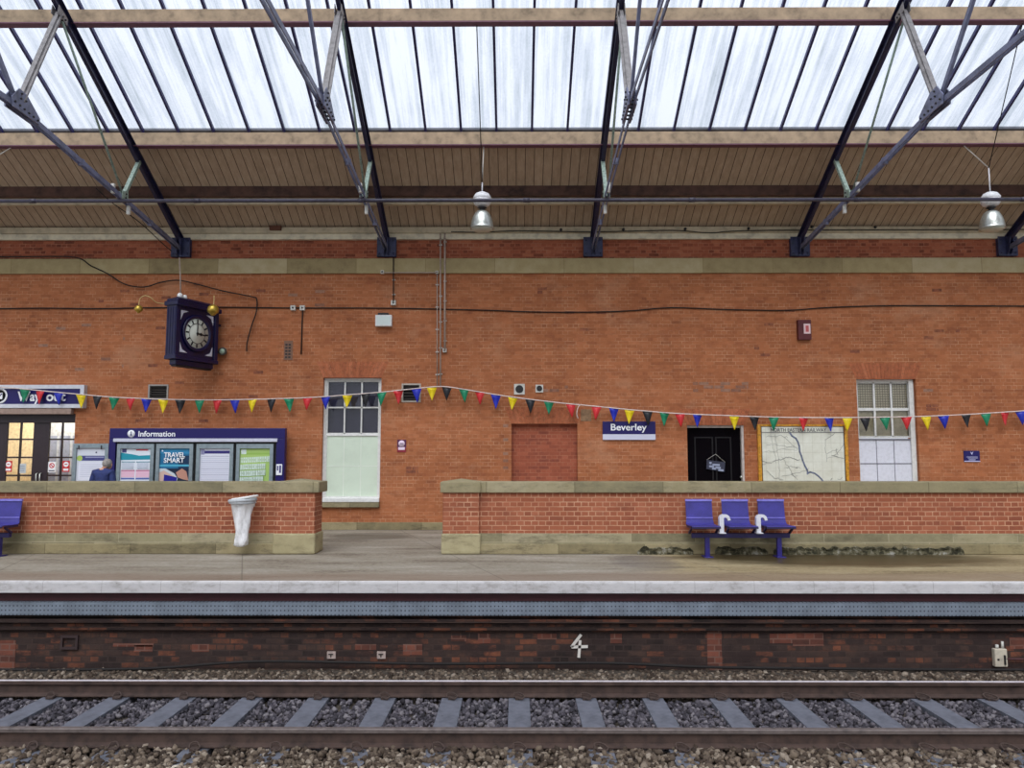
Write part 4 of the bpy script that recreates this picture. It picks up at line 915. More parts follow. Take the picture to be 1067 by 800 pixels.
# small signs
a, b, c, d = rect(1004.5, 1021, 469.5, 481, W-.02); o = thing('small_notice', 'small blue rectangular notice at the right end of the wall', 'sign', ((a+b)/2, W, c))
m = MB(); m.box(a, b, W-.02, W+.004, c, d, .003); m.build('plate', M['signblue'], o)
m = MB(); xm = (a+b)/2; m.prism([(xm-.035, d-.02), (xm, d-.045), (xm+.035, d-.02), (xm, d-.09)], W-.024, W-.02); m.box(a+.05, b-.05, W-.024, W-.02, c+.1, c+.11); m.box(a+.08, b-.05, W-.024, W-.02, c+.075, c+.085); m.box(a+.1, b-.1, W-.024, W-.02, c+.035, c+.05); m.box(a, b, W-.024, W-.02, c, c+.02); m.build('marking', flat((196, 196, 232)), o)
a, b, c, d = rect(413.8, 423, 458, 471, W-.02); o = thing('small_notice', 'small purple and red notice with white disc right of the tall sash window', 'sign', ((a+b)/2, W, c))
m = MB(); m.box(a, b, W-.015, W, c+.1, d, .002); m.m = 1; m.box(a, b, W-.015, W, c, c+.1, .002); m.build('plate', [flat((84, 24, 70)), flat((140, 36, 52))], o)
m = MB(); xm = (a+b)/2; m.lathe([(.07, -.015), (.07, -.019)], (xm, W, d-.085), 24, 'y'); m.box(a+.025, b-.025, W-.019, W-.015, c+.05, c+.11); m.m = 1; m.box(xm-.03, xm+.03, W-.023, W-.018, d-.095, d-.075); m.build('marking', [flat((232, 210, 228)), flat((90, 60, 90))], o)
# ------------------------------------------------------------------ boxes, conduits, cables on the wall
def wbox(u0, u1, v0, v1, dep, mat, name, label, cat):
    a, b, c, d = rect(u0, u1, v0, v1, W-dep/2); o = thing(name, label, cat, ((a+b)/2, W, c)); m = MB(); m.box(a, b, W-dep, W+.004, c, d, .003); m.build('casing', mat, o); return o, (a, b, c, d)
o, r = wbox(391.5, 408.5, 328.5, 340, .12, M['whitep'], 'control_box', 'white rectangular box on the wall between clock and middle truss', 'box')
m = MB(); m.box(r[0]+.05, r[1]-.08, W-.1, W, r[3], r[3]+.05); m.build('mounting', M['black'], o); m = MB(); m.box(r[0]+.03, r[1]-.03, W-.125, W-.118, r[2]+.03, r[3]-.03); m.build('cover', flat((214, 226, 222)), o)
o, r = wbox(831, 844.5, 333.5, 354, .1, M['red'], 'fire_alarm', 'dark red alarm box with white square on the right part of the wall', 'alarm')
m = MB(); m.box(r[0]+.12, r[1]-.02, W-.106, W-.098, r[2]+.13, r[3]-.09); m.m = 1; m.box(r[0]+.16, r[1]-.06, W-.11, W-.104, r[2]+.17, r[3]-.13); m.build('label_plate', [flat((226, 196, 196)), flat((190, 90, 90))], o)
def jbox(u, v, s, label):
    o, r = wbox(u-s/2, u+s/2, v-s/2, v+s/2, .07, M['offwhite'], 'junction_box', label, 'box'); m = MB(); m.lathe([(.02, -.07), (.02, -.076)], ((r[0]+r[1])/2, W, (r[2]+r[3])/2), 10, 'y'); m.build('screw', M['black'], o)
jbox(305.5, 320.8, 5, 'left small grey junction box of a pair on the dark cable, right of the clock'); jbox(315.2, 320.8, 5, 'right small grey junction box of a pair on the dark cable, right of the clock'); jbox(410, 315.5, 5, 'small grey junction box above the white control box'); jbox(455.3, 284, 3, 'tiny junction box under the stone band where two thin conduits meet'); jbox(463.4, 365, 4, 'tiny junction box at the foot of the shorter conduit'); jbox(398.5, 283.5, 3.4, 'tiny junction box under the stone band near the second truss')
def cond(pts, r, mat, label, name='conduit', cat='conduit', yo=.02, straight=True, clips=0):
    P_ = [at(u, v, W-yo) for u, v in pts]
    m = MB(); m.tube(P_ if straight else spline(P_), r, 6); o = m.build(name, mat, None, P_[0]); tag(o, label, cat)
    if clips:
        c = MB()
        for k in range(clips):
            q = P_[0].lerp(P_[-1], (k+.5)/clips); c.box(q.x-.035, q.x+.035, W-.035, W-.0, q.z-.012, q.z+.012)
        c.build('saddle', M['offwhite'], o)
    return o
cond([(463.5, 241), (463.5, 365)], .022, M['conduit'], 'pale vertical conduit from the wall plate down to the wall, right one of three', yo=.08, clips=6)
cond([(458.9, 241), (458.9, 403)], .016, M['conduit'], 'thin vertical conduit reaching the peak of the bunting', yo=.09, clips=6)
cond([(455.5, 285), (455.5, 402)], .012, M['conduit'], 'thinnest vertical conduit left of the conduit reaching the bunting', yo=.03, clips=5)
cond([(400, 284), (455.5, 284)], .012, M['conduit'], 'short horizontal conduit along the underside of the stone band', yo=.07)
cond([(410, 268), (410, 314)], .014, M['cable'], 'short dark vertical conduit from the truss shoe to a small box', yo=.07, clips=3)
cond([(315.3, 323), (314.5, 345), (313.8, 369)], .014, M['cable'], 'short black cable hanging straight down from the paired junction boxes', 'cable', 'cable')
cond([(-30, 322), (40, 321), (100, 321.5), (160, 320.5), (230, 320), (305, 320.8), (400, 321), (500, 323), (560, 325), (620, 325), (660, 323.5), (700, 320.5), (760, 322.5), (820, 323.2), (860, 320.5), (920, 318.5), (1000, 318.5), (1100, 319), (1300, 320)], .014, M['cable'], 'long thin dark cable running level across the whole brick wall', 'cable', 'cable', .02, False)
cond([(-30, 268), (30, 267.3), (78, 268), (95, 277), (112, 285), (130, 296), (150, 299), (168, 294), (186, 292), (205, 296), (232, 303), (262, 309), (267.5, 312), (267, 325), (262, 340), (257.5, 357), (257, 366)], .014, M['cable'], 'dark cable dipping in waves above the clock and ending below it to the right', 'cable', 'cable', .07, False)
cond([(187, 268), (188, 290), (188.3, 312)], .014, M['conduit'], 'thin vertical conduit from the left truss shoe down to the clock', yo=.5)
m = MB(); P_ = spline([at(u, v, y) for u, v, y in ((100, 196, 13.8), (118, 212, 14.6), (146, 232, 15.8), (172, 256, 16.8), (186, 267, 16.9))]); m.tube(P_, .01, 5); tag(m.build('cable', M['cable'], None, P_[0]), 'thin cable sagging below the lower tie of the left truss', 'cable')
m = MB(); m.tube(spline([at(u, v, W-.16) for u, v in ((470, 241.5), (500, 242), (540, 240.5), (620, 241.5), (700, 240), (740, 242.5), (800, 240), (1100, 239))]), .012, 5); tag(m.build('cable', M['cable'], None, at(500, 242, W-.16)), 'thin cable clipped along the pale wall plate under the soffit', 'cable')
for (u, v, l) in ((584.5, 239.2, 'left of the middle truss'), (649.5, 239, 'first right of the middle truss'), (714, 238.5, 'second right of the middle truss'), (780, 238, 'third right of the middle truss'), (846, 236.5, 'right of the fourth truss'), (912, 236.5, 'midway between the fourth and fifth trusses')):
    p = at(u, v, W-.17); m = MB(); m.lathe([(.0, -.03), (.03, -.025), (.034, 0), (.02, .02)], p, 10, 'y'); tag(m.build('cleat', M['black'], None, p), 'small dark cleat on the wall plate, '+l, 'cleat')
m = MB(); p = at(287, 237.5, W-.16); m.box(p.x-.13, p.x+.13, W-.2, W-.12, p.z-.05, p.z+.05, .01); tag(m.build('wall_block', paint((96, 58, 40), .8), None, p), 'small brown block on the wall plate left of the second truss', 'block')
# ------------------------------------------------------------------ clock
CLK = Vector((0, 0, 0)); yawc = math.radians(66)
cc = at(201, 348, 16.3)
co_ = thing('station_clock', 'large blue double faced station clock showing three, hung from the wall at left', 'clock', (0, 0, 0)); co_['_o'] = (0, 0, 0)
cw, cd, ch = .53, .11, .54
def lring(m, prof, n=32): m.lathe(prof, (0, 0, 0), n, 'y')
m = MB(); m.box(-cw, cw, -cd, cd, -ch, ch, .01)
for s in (-1, 1):
    m.box(s*cw-.05, s*cw+.05, -cd-.03, cd+.03, -ch, ch, .01)
for k in range(4):
    for s in (-1, 1): m.box(s*(cw+.05)-.008, s*(cw+.05)+.008, -.12+.07*k, -.09+.07*k, -ch+.05, ch-.05)
m.build('case', M['clockblue'], co_)
m = MB(); m.box(-cw-.08, cw+.08, -cd-.08, cd+.08, ch-.02, ch+.08, .015); m.box(-cw-.04, cw+.04, -cd-.05, cd+.05, ch+.08, ch+.14, .015)
m.add([(-cw, -cd, ch+.14), (cw, -cd, ch+.14), (cw, cd, ch+.14), (-cw, cd, ch+.14), (-cw+.1, 0, ch+.2), (cw-.1, 0, ch+.2)], [(0, 1, 5, 4), (2, 3, 4, 5), (1, 2, 5), (3, 0, 4)]); m.build('cornice', M['clockblue'], co_)
m = MB(); m.box(-cw-.06, cw+.06, -cd-.05, cd+.05, -ch-.06, -ch+.02, .012); m.box(-cw+.02, cw-.02, -cd+.02, cd-.02, -ch-.17, -ch-.06, .012); m.m = 1; m.box(-cw+.05, cw-.05, -cd+.04, cd-.04, -ch-.2, -ch-.17); m.build('base_moulding', [M['clockblue'], M['black']], co_)
for sgn in (-1, 1):
    fy = sgn*(cd+.001)
    k = .44; t_ = .2
    for sx in (-1, 1):
        for sz in (-1, 1):
            m = MB(); pts = [(sx*k, sz*k), (sx*(k-t_), sz*k), (sx*(k-.06), sz*(k-.06)), (sx*k, sz*(k-t_))]; m.prism(pts, fy-.006, fy+.006); m.build('spandrel', flat((206, 208, 220)), co_)
    m = MB(); m.lathe([(.34, 0), (.39, sgn*.02), (.40, sgn*.035), (.36, sgn*.04), (.325, sgn*.025), (.312, sgn*.01)], (0, fy, 0), 40, 'y', True, False); m.build('bezel', M['clockblue'], co_)
    m = MB(); m.lathe([(.315, 0), (.315, sgn*.012)], (0, fy, 0), 40, 'y'); dl = m.build('dial', flat((212, 216, 204)), co_)
    m = MB(); y2 = fy+sgn*.014
    for q in range(12):
        a_ = q*PI/6; rm_ = Vector((math.sin(a_), 0, math.cos(a_))); m.bar(Vector((0, y2, 0))+rm_*.225, Vector((0, y2, 0))+rm_*.305, .035, .004, (0, 1, 0))
    m.tube([(.215*math.cos(2*PI*q/40), y2, .215*math.sin(2*PI*q/40)) for q in range(40)], .006, 4, True); m.build('numeral', flat((24, 22, 30)), dl)
    m = MB(); y3 = fy+sgn*.022; m.bar((0, y3, -.05), (0, y3, .29), .022, .006, (0, 1, 0)); m.lathe([(.03, 0), (.03, .01*sgn)], (0, y3, 0), 14, 'y'); m.build('minute_hand', M['black'], dl)
    m = MB(); y3 = fy+sgn*.028; hx = 1 if sgn < 0 else -1; m.bar((0, y3, 0), (hx*.22, y3, -.02), .03, .006, (0, 1, 0)); m.prism([(hx*.09, -.045), (hx*.15, -.01), (hx*.09, .03), (hx*.05, 0)], y3-.003, y3+.003); m.build('hour_hand', M['black'], dl)
Rc = Matrix.Rotation(-yawc, 3, 'Z')
def wl(u, v, Y): return Rc @ (at(u, v, Y)-cc)
def flood(path, end, r):
    m = MB(); m.tube(spline(path, 5), .009, 6); a_ = m.build('lamp_arm', paint((196, 170, 110), .4), co_)
    m = MB(); m.lathe([(.0, r), (r*.5, r*.86), (r*.87, r*.5), (r, 0), (r*.9, -r*.4), (r*.6, -r*.6), (r*.3, -r*.95), (0, -r)], end, 20); m.build('lamp_head', M['brass'], a_)
flood([wl(173, 316.5, 15.9), wl(163, 315, 15.8), wl(157, 310, 15.7), (wl(151, 308, 15.7)), wl(146, 311, 15.7), wl(144.5, 318, 15.7)], wl(144.5, 322, 15.7), .085)
flood([wl(222.5, 318, 15.9), wl(223, 312, 15.95), wl(223, 308, 16.0)], wl(222, 323, 15.9), .12)
for zz_ in (.3, -.3): m = MB(); m.bar((cw, 0, zz_), (cw+.22, 0, zz_), .05, .05); m.build('wall_bracket', M['clockblue'], co_)
m = MB(); m.lathe([(.03, 0), (.06, .04), (.05, .09), (.02, .12)], (-.38, 0, ch+.16), 12); m.lathe([(.03, 0), (.05, .04), (.04, .08), (.02, .1)], (-.25, 0, ch+.16), 12); m.build('cable_gland', M['whitep'], co_)
co_.location = cc; co_.rotation_euler = (0, 0, yawc)
p = at(232, 366, W-.1); o = thing('round_spotlight', 'small round dark spotlight just right of the clock', 'lamp', (p.x, W, p.z)); m = MB(); m.lathe([(.03, 0), (.07, -.03), (.09, -.09), (.09, -.13), (.075, -.13)], (p.x, W, p.z), 18, 'y'); m.build('housing', paint((76, 66, 56), .5), o); m = MB(); m.lathe([(.06, -.12), (.055, -.135), (0, -.14)], (p.x, W, p.z), 18, 'y'); m.build('lens', paint((150, 170, 150), .3), o)
# ------------------------------------------------------------------ bunting
FC = {'g': (18, 132, 92), 'r': (206, 42, 48), 'b': (28, 42, 176), 'y': (236, 208, 16), 'k': (26, 26, 32)}
FN = {'g': 'green pennant', 'r': 'red pennant', 'b': 'blue pennant', 'y': 'yellow pennant', 'k': 'black pennant'}
fm = {k: paint(c, .45, 0, .1, 10) for k, c in FC.items()}
LINE = [(-45, 399), (0, 403.2), (26, 405.3), (61, 408.8), (84, 410.8), (119, 413.8), (170, 415.9), (208, 416.6), (245, 416.4), (301, 415), (339, 413.2), (362, 411.3), (398, 408.5), (434, 404.7), (460, 402.6), (483, 405.5), (516, 411), (552, 416), (594, 420.8), (606, 421.8), (640, 425.2), (674, 428.3), (710, 431), (765, 433.2), (806, 434.6), (837, 435), (883, 435), (922, 434.6), (965, 433.6), (1007, 431.8), (1047, 429.3), (1067, 428), (1110, 424.5), (1180, 418), (1250, 410)]
def ly(u):
    for (a, b), (c, d) in zip(LINE[:-1], LINE[1:]):
        if a <= u <= c: return b+(d-b)*(u-a)/(c-a)
YB = W-.2
FL1 = [(-26, 'y'), (-9, 'k'), (26, 'g'), (42, 'r'), (61, 'b'), (84.3, 'y'), (101.5, 'k'), (119, 'g'), (136, 'r'), (152.6, 'b'), (170.2, 'y'), (188, 'k'), (208, 'g'), (226.6, 'r'), (244.7, 'b'), (263, 'y'), (283, 'k'), (301, 'g'), (320.5, 'r'), (339.3, 'b'), (362.2, 'y'), (381, 'k'), (398, 'g'), (415, 'r'), (434, 'b'), (450, 'y'), (465.5, 'k'), (483.2, 'g'), (500, 'r'), (516.6, 'b'), (534.5, 'y'), (552.5, 'k'), (572, 'g'), (594.7, 'r')]
FL2 = [(621.5, 'r'), (639.7, 'b'), (656, 'y'), (674.6, 'k'), (692.4, 'g'), (708.4, 'r'), (726.8, 'b'), (765.2, 'y'), (785.9, 'k'), (806.2, 'g'), (837.5, 'r'), (864, 'b'), (883, 'y'), (901.2, 'k'), (921.8, 'g'), (944.4, 'r'), (964.7, 'y'), (982.9, 'b'), (1006.7, 'k'), (1027, 'g'), (1047.2, 'r'), (1063.5, 'b'), (1083, 'y'), (1103, 'k'), (1123, 'g'), (1143, 'r'), (1163, 'b'), (1183, 'y'), (1203, 'k'), (1223, 'g'), (1240, 'r')]
def bunting(u0, u1, flags, label):
    pts = [(u0, ly(u0))]+[p for p in LINE if u0 < p[0] < u1]+[(u1, ly(u1))]; P_ = [at(u, v, YB) for u, v in pts]
    o = thing('bunting', label, 'bunting', P_[0], 'strings of bunting along the wall')
    m = MB(); m.tube(spline(P_, 4), .013, 6); m.build('cord', paint((222, 206, 200), .7), o)
    for u, k in flags:
        p = at(u, ly(u), YB); p2 = at(u+3, ly(u+3), YB); sl = (p2.z-p.z)/(p2.x-p.x); rr_ = random.uniform(-.22, .22); lean = random.uniform(-.03, .03)
        w, h = .105, .29*random.uniform(.93, 1.05); vs = []; n = 5
        for i in range(n+1):
            tt = i/n; hw = w*(1-tt)+.004; dx = lean*tt
            for s in (-1, 0, 1):
                x = s*hw*math.cos(rr_*3*.5)+dx; y = s*hw*math.sin(rr_*1.6)+.022*math.sin(tt*PI)*math.cos(s)*(1 if rr_ > 0 else -1); vs.append((p.x+x, YB+y, p.z-.008+sl*x*(1-tt)-h*tt))
        k0 = len(vs); vs += [(a, b+.003, c) for a, b, c in vs]; fs = []
        for i in range(n):
            for s in range(2):
                q = (i*3+s, i*3+s+1, i*3+s+4, i*3+s+3); fs += [q, tuple(z+k0 for z in q[::-1])]
        edge = [0, 1, 2]+[i*3+2 for i in range(1, n+1)]+[n*3+1, n*3]+[i*3 for i in range(n-1, 0, -1)]
        for i in range(len(edge)): a_, b_ = edge[i], edge[(i+1) % len(edge)]; fs.append((a_, b_, b_+k0, a_+k0))
        m = MB(); m.add(vs, fs, True); tag(m.build('pennant', fm[k], o), FN[k])
bunting(-45, 603, FL1, 'left string of coloured pennants, from the way out sign past the tall window'); bunting(601.5, 1249, FL2, 'right string of coloured pennants, over the Beverley sign and the map')
m = MB(); m.tube(spline([at(u, v, YB-.01) for u, v in ((606, 421), (602.5, 424), (601, 431), (602.5, 436), (601, 433))], 4), .009, 5); tag(m.build('cord_tail', paint((220, 204, 196), .7), None, at(602, 436, YB)), 'loose end of pale cord dangling above the bricked-up recess', 'cord')
m = MB(); p = at(610, 433, W); m.box(p.x-.1, p.x+.13, W-.008, W+.01, p.z-.12, p.z+.14, .003); tag(m.build('mortar_patch', paint((140, 112, 84), .9, 0, .3, 9), None, p), 'greyish mortar patch on the bricks right of the recess', 'patch')
# ------------------------------------------------------------------ track
ZR = -.92
def rail(Y, label, hm):
    o = thing('rail', label, 'rail', (0, Y, ZR-.16)); h0, w = ZR-.159, .035
    m = MB(); m.xprism([(Y-w, ZR-.036), (Y+w, ZR-.036), (Y+w, ZR-.006), (Y+w-.008, ZR), (Y-w+.008, ZR), (Y-w, ZR-.006)], XL, XR); m.build('rail_head', M['rust'] if hm is M['railhead_shine'] else hm, o)
    if hm is M['railhead_shine']: m = MB(); m.box(XL, XR, Y-w+.01, Y+w-.01, ZR-.002, ZR+.002); tag(m.build('running_surface', hm, o), 'polished top, roof glass reflection painted into its colour')
    m = MB(); m.xprism([(Y-.07, h0), (Y+.07, h0), (Y+.07, h0+.01), (Y+.012, h0+.03), (Y+.009, ZR-.05), (Y+.03, ZR-.036), (Y-.03, ZR-.036), (Y-.009, ZR-.05), (Y-.012, h0+.03), (Y-.07, h0+.01)], XL, XR); m.build('rail_web', M['rust'], o)
YF = atz(533, 709.5, ZR).y; YN = YF-1.505
rail(YF, 'far steel rail with shine painted on its top, nearest the platform wall', M['railhead_shine']); rail(YN, 'near steel rail with dull brown top closest to the bottom of the photo', M['railhead_shine2'])
ym = (YF+YN)/2; zs = ZR-.165
sx0 = atz(541, 742, zs).x
sl = thing('sleeper', '', 'sleeper', (sx0, ym, zs-.2), 'concrete sleepers across the track')
m = MB(); m.xprism([(ym-1.25, zs-.2), (ym+1.25, zs-.2), (ym+1.25, zs-.03), (ym+1.2, zs), (ym-1.2, zs), (ym-1.25, zs-.03)], sx0-.115, sx0+.115); m.build('concrete_block', M['concrete'], sl)
for Y in (YF, YN):
    for s in (-1, 1):
        y = Y+s*.12; m = MB()
        m.tube(spline([(sx0-.05, y+s*.0, zs+.02), (sx0-.055, y-s*.05, zs+.05), (sx0-.01, y-s*.055, zs+.06), (sx0+.03, y-s*.02, zs+.055), (sx0+.06, y+s*.03, zs+.04), (sx0+.03, y+s*.06, zs+.025), (sx0-.01, y+s*.02, zs+.02)], 4), .008, 6); m.box(sx0-.04, sx0+.04, y-.02, y+.04, zs-.01, zs+.025)
        m.build('rail_clip', M['clip'], sl)
sl_list = list(range(-13, 15))
def ordw(n): return {1: 'first', 2: 'second', 3: 'third', 4: 'fourth', 5: 'fifth', 6: 'sixth', 7: 'seventh', 8: 'eighth', 9: 'ninth', 10: 'tenth', 11: 'eleventh', 12: 'twelfth', 13: 'thirteenth', 14: 'fourteenth'}[n]
def slab_label(k):
    if k == 0: return 'grey concrete sleeper straight below the painted 4 and nearly vertical in view' if False else 'grey concrete sleeper seen straight end on at the middle of the track'
    return 'grey concrete sleeper, %s to the %s of the one seen straight end on' % (ordw(abs(k)), 'right' if k > 0 else 'left')
sl['label'] = slab_label(0)
for k in sl_list:
    if k == 0: continue
    c = copy_tree(sl); c.location.x = sx0+.743*k; c['label'] = slab_label(k)
m = MB(); m.box(XL, XR, -3, YU+.1, -1.75, -1.2); STRUCT(m.build('ground', M['ground']))
# ballast stones: uncountable, one mesh per kind of stone
ico = bmesh.new(); bmesh.ops.create_icosphere(ico, subdivisions=1, radius=1); ico.verts.index_update()
IV = np.array([v.co[:] for v in ico.verts]); IF = np.array([[v.index for v in f.verts] for f in ico.faces]); ico.free()
def rocks(name, n, ya, yb, zf, smin, smax, mat, label, avoid=None, dens=None):
    ys = rng.uniform(ya, yb, n); hw = ys*.70+1.4; xs = rng.uniform(-1, 1, n)*hw
    if avoid is not None:
        k = ~avoid(xs, ys); xs, ys = xs[k], ys[k]
    n = len(xs); s = rng.uniform(smin, smax, (n, 1, 1))*rng.uniform(.65, 1.25, (n, 1, 3)); V = IV[None]*s*(1+rng.uniform(-.36, .36, (n, len(IV), 1)))
    q = rng.normal(size=(n, 4)); q /= np.linalg.norm(q, axis=1)[:, None]; w, x, y, z = q.T
    R = np.stack([1-2*(y*y+z*z), 2*(x*y-z*w), 2*(x*z+y*w), 2*(x*y+z*w), 1-2*(x*x+z*z), 2*(y*z-x*w), 2*(x*z-y*w), 2*(y*z+x*w), 1-2*(x*x+y*y)], 1).reshape(n, 3, 3)
    V = np.einsum('nij,nvj->nvi', R, V); V[:, :, 0] += xs[:, None]; V[:, :, 1] += ys[:, None]; V[:, :, 2] += (zf(ys)+rng.uniform(-.018, .018, n))[:, None]
    Fc = (IF[None]+np.arange(n)[:, None, None]*len(IV)).reshape(-1, 3); V = V.reshape(-1, 3)
    me = bpy.data.meshes.new(name); me.vertices.add(len(V)); me.vertices.foreach_set('co', V.ravel()); me.loops.add(Fc.size); me.loops.foreach_set('vertex_index', Fc.ravel().astype(np.int32))
    me.polygons.add(len(Fc)); me.polygons.foreach_set('loop_start', np.arange(len(Fc), dtype=np.int32)*3); me.polygons.foreach_set('loop_total', np.full(len(Fc), 3, dtype=np.int32)); me.materials.append(mat); me.update(); me.validate()
    o = bpy.data.objects.new(name, me); COL.objects.link(o); tag(o, label, 'ballast', kind='stuff'); return o
def in_sleeper(x, y): f = (x-sx0+.743/2) % .743-.743/2; return (np.abs(f) < .105) & (rng.uniform(0, 1, len(x)) < .975)
rocks('track_ballast', 13500, YN+.06, YF-.05, lambda y: np.full(len(y), zs-.045), .018, .034, M['rock_grey'], 'dark grey ballast stones between the two rails', in_sleeper)
rocks('track_ballast', 3000, YN+.05, YF-.05, lambda y: np.full(len(y), zs-.09), .03, .045, M['rock_grey'], 'larger dark grey ballast stones underneath between the rails')
rocks('track_ballast', 12000, YF+.05, YU+.02, lambda y: zs-.03-.05*(y-YF), .018, .036, M['rock_brown'], 'brown ballast stones between the far rail and the platform wall')
def low(x, y): f = (x-sx0+.743/2) % .743-.743/2; return (np.abs(f) < .11) & (rng.uniform(0, 1, len(x)) < .25)
rocks('track_ballast', 6500, 6.75, YN-.05, lambda y: zs-.012+0*y, .02, .036, M['rock_brown'], 'brown ballast stones along the near side of the near rail', low)
rocks('track_ballast', 14000, 5.9, 6.95, lambda y: zs-.005+.03*(6.9-y), .016, .03, M['rock_pale'], 'pale beige ballast stones along the bottom edge of the photo')
m = MB(); m.box(XL, XR, -1, YU+.05, -1.3, zs-.075); STRUCT(m.build('ground_bed', M['ground']))
# ------------------------------------------------------------------ person
PY = 15.75; px_ = at(109.5, 478, PY).x; ztop = at(109.5, 477.8, PY).z
sc = (ztop)/1.66
def skin(name, verts, edges, radii, mat, parent, sub=2, root=0):
    me = bpy.data.meshes.new(name); me.from_pydata(verts, edges, []); o = bpy.data.objects.new(name, me); COL.objects.link(o); o.parent = parent
    sm = o.modifiers.new('skin', 'SKIN'); sm.use_smooth_shade = True
    for i, r in enumerate(radii):
        d = me.skin_vertices[0].data[i]; d.radius = r if isinstance(r, tuple) else (r, r); d.use_root = (i == root)
    ss = o.modifiers.new('sub', 'SUBSURF'); ss.levels = sub; ss.render_levels = sub; me.materials.append(mat); return o
person = thing('person', 'grey haired person in a navy jacket seen from behind reading the notices', 'person', (px_-.03, PY, 0))
person.scale = (sc, sc, sc)
skinm = paint((206, 160, 136), .6, 0, .08); jac = paint((40, 52, 104), .8, 0, .15, 12); tro = paint((52, 50, 58), .85); hairm = paint((150, 144, 138), .9, 0, .25, 40); sho = M['black']
# the figure faces +Y, head bent slightly forward
V = [(0, 0, .92), (0, .0, 1.10), (0, .01, 1.28), (0, .03, 1.38), (0, .05, 1.44), (.035, .08, 1.52), (.045, .10, 1.60)]
Rr = [(.15, .11), (.135, .10), (.165, .11), (.12, .09), (.055, .055), (.07, .08), (.055, .065)]
Ed = [(i, i+1) for i in range(6)]
def chain(pts, rs, at_):
    a = at_
    for p, r in zip(pts, rs): V.append(p); Rr.append(r); Ed.append((a, len(V)-1)); a = len(V)-1
    return a
for s in (-1, 1):
    h = chain([(s*.18, .02, 1.36), (s*.23, .0, 1.10), (s*.235, .08, .86), (s*.235, .11, .80)], [.06, .048, .034, (.035, .022)], 3)
    for k in range(4): chain([(s*.235, .095+.018*k-.01, .755), (s*.232, .10+.018*k-.01, .725-.004*abs(k-1.5)), (s*.222, .105+.018*k-.01, .70-.006*abs(k-1.5))], [.010, .009, .008], h)
    chain([(s*.215, .14, .79), (s*.205, .155, .765)], [.011, .009], h)
    chain([(s*.09, 0, .86), (s*.11, .0, .48), (s*.12, -.02, .09), (s*.13, .10, .045), (s*.135, .16, .04)], [.085, .06, .042, .04, .03], 0)
body = skin('body', V, Ed, Rr, skinm, person)
V = [(0, 0, .84), (0, .0, 1.0), (0, .0, 1.14), (0, .01, 1.28), (0, .03, 1.385), (0, .055, 1.445)]; Rr = [(.185, .145), (.175, .135), (.17, .13), (.195, .135), (.15, .11), (.088, .08)]; Ed = [(i, i+1) for i in range(5)]
for s in (-1, 1): chain([(s*.185, .02, 1.355), (s*.24, .0, 1.10), (s*.24, .075, .88)], [.085, .07, .05], 4)
jk = skin('jacket', V, Ed, Rr, jac, person)
V = [(0, 0, .95), (0, 0, .88)]; Rr = [(.16, .12), (.15, .12)]; Ed = [(0, 1)]
for s in (-1, 1): chain([(s*.1, 0, .8), (s*.11, .0, .48), (s*.12, -.02, .12)], [.105, .08, .065], 1)
skin('trousers', V, Ed, Rr, tro, person)
m = MB()
def ell(m, c, r, n=20, k=12, z0=-1., zfn=None):
    vs = []; fs = []
    for i in range(k+1):
        ph = math.asin(max(-1, z0))+(PI/2-math.asin(max(-1, z0)))*i/k
        for j in range(n): t_ = 2*PI*j/n; vs.append((c[0]+r[0]*math.cos(ph)*math.cos(t_), c[1]+r[1]*math.cos(ph)*math.sin(t_), c[2]+r[2]*math.sin(ph)))
    for i in range(k):
        for j in range(n): fs.append((i*n+j, i*n+(j+1) % n, (i+1)*n+(j+1) % n, (i+1)*n+j))
    m.add(vs, fs, True)
off = Vector(person['_o'])
def loc(p): return (p[0]+off.x, p[1]+off.y, p[2]+off.z)
m = MB(); ell(m, loc((.04, .085, 1.555)), (.098, .112, .108)); m.build('hair', hairm, person)
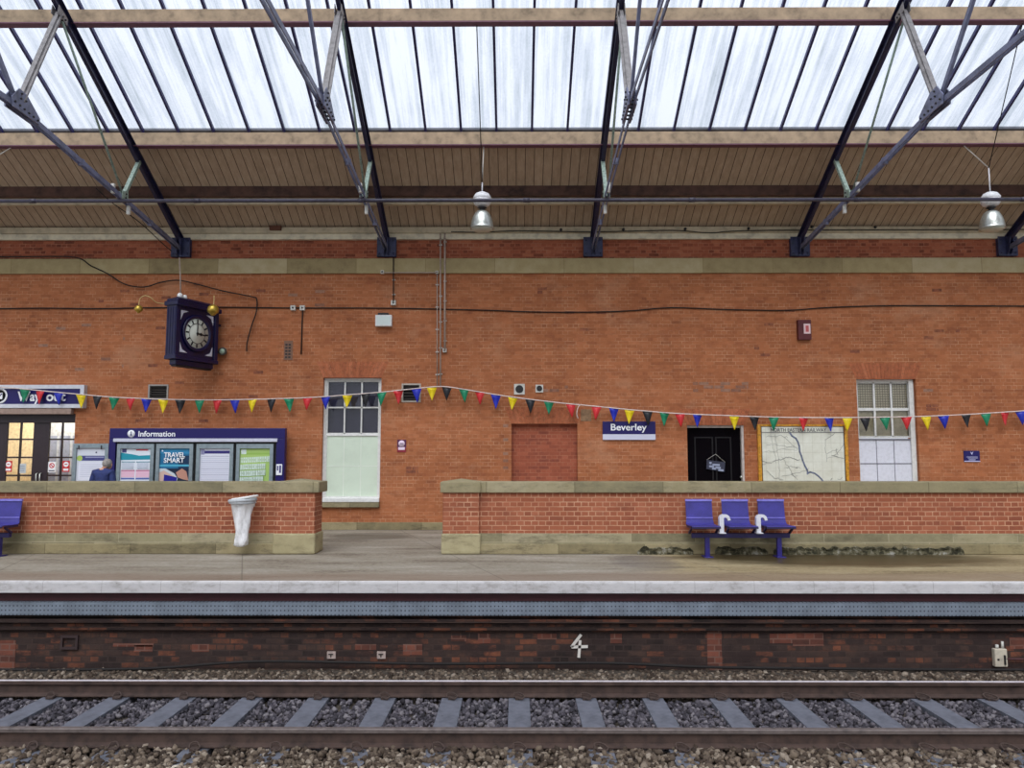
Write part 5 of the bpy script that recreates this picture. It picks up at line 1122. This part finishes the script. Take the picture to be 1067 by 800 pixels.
m = MB(); ell(m, loc((.045, .125, 1.53)), (.078, .088, .11)); ell(m, loc((.048, .215, 1.52)), (.014, .018, .022), 10, 6)
for s in (-1, 1): ell(m, loc((.045+s*.085, .1, 1.525)), (.014, .024, .034), 10, 6); 
m.m = 1
for s in (-1, 1): ell(m, loc((.048+s*.03, .203, 1.545)), (.011, .006, .007), 8, 5)
m.m = 2; m.box(*(lambda c: (c[0]-.022, c[0]+.022, c[1]-.004, c[1]+.004, c[2]-.004, c[2]+.004))(loc((.048, .2, 1.475)))); m.build('head', [skinm, M['black'], flat((150, 80, 76))], person)
for s in (-1, 1): m = MB(); m.box(*(lambda c: (c[0]-.05, c[0]+.05, c[1]-.1, c[1]+.17, c[2], c[2]+.085))(loc((s*.125, 0, 0))), .025); m.build('shoe', sho, person)
# ------------------------------------------------------------------ light
w = bpy.data.worlds.new('sky'); S.world = w; w.use_nodes = True; nt = w.node_tree; bg = nt.nodes['Background']
tc = nt.nodes.new('ShaderNodeTexCoord'); sp = nt.nodes.new('ShaderNodeSeparateXYZ'); nt.links.new(tc.outputs['Generated'], sp.inputs[0])
rp = nt.nodes.new('ShaderNodeValToRGB'); nt.links.new(sp.outputs[2], rp.inputs[0]); rp.color_ramp.elements[0].position = 0; rp.color_ramp.elements[0].color = (.55, .58, .63, 1); rp.color_ramp.elements[1].position = .5; rp.color_ramp.elements[1].color = (.96, .99, 1.06, 1)
nt.links.new(rp.outputs[0], bg.inputs[0]); bg.inputs[1].default_value = 1.05
sd = bpy.data.lights.new('sun', 'SUN'); sd.energy = 5.5; sd.angle = math.radians(50); sd.color = (1, .97, .93); so_ = bpy.data.objects.new('sun', sd); COL.objects.link(so_)
el = math.radians(50); dr = Vector((.12, math.cos(el), -math.sin(el))); so_.rotation_euler = dr.to_track_quat('-Z', 'Y').to_euler(); so_.location = (0, -10, 25)
for o in bpy.data.objects:
    if '_o' in o: del o['_o']
S.view_settings.view_transform = 'Standard'; S.view_settings.look = 'None'; S.view_settings.gamma = 1; S.view_settings.exposure = 0; S.view_settings.use_curve_mapping = False
S.cycles.transparent_max_bounces = 24
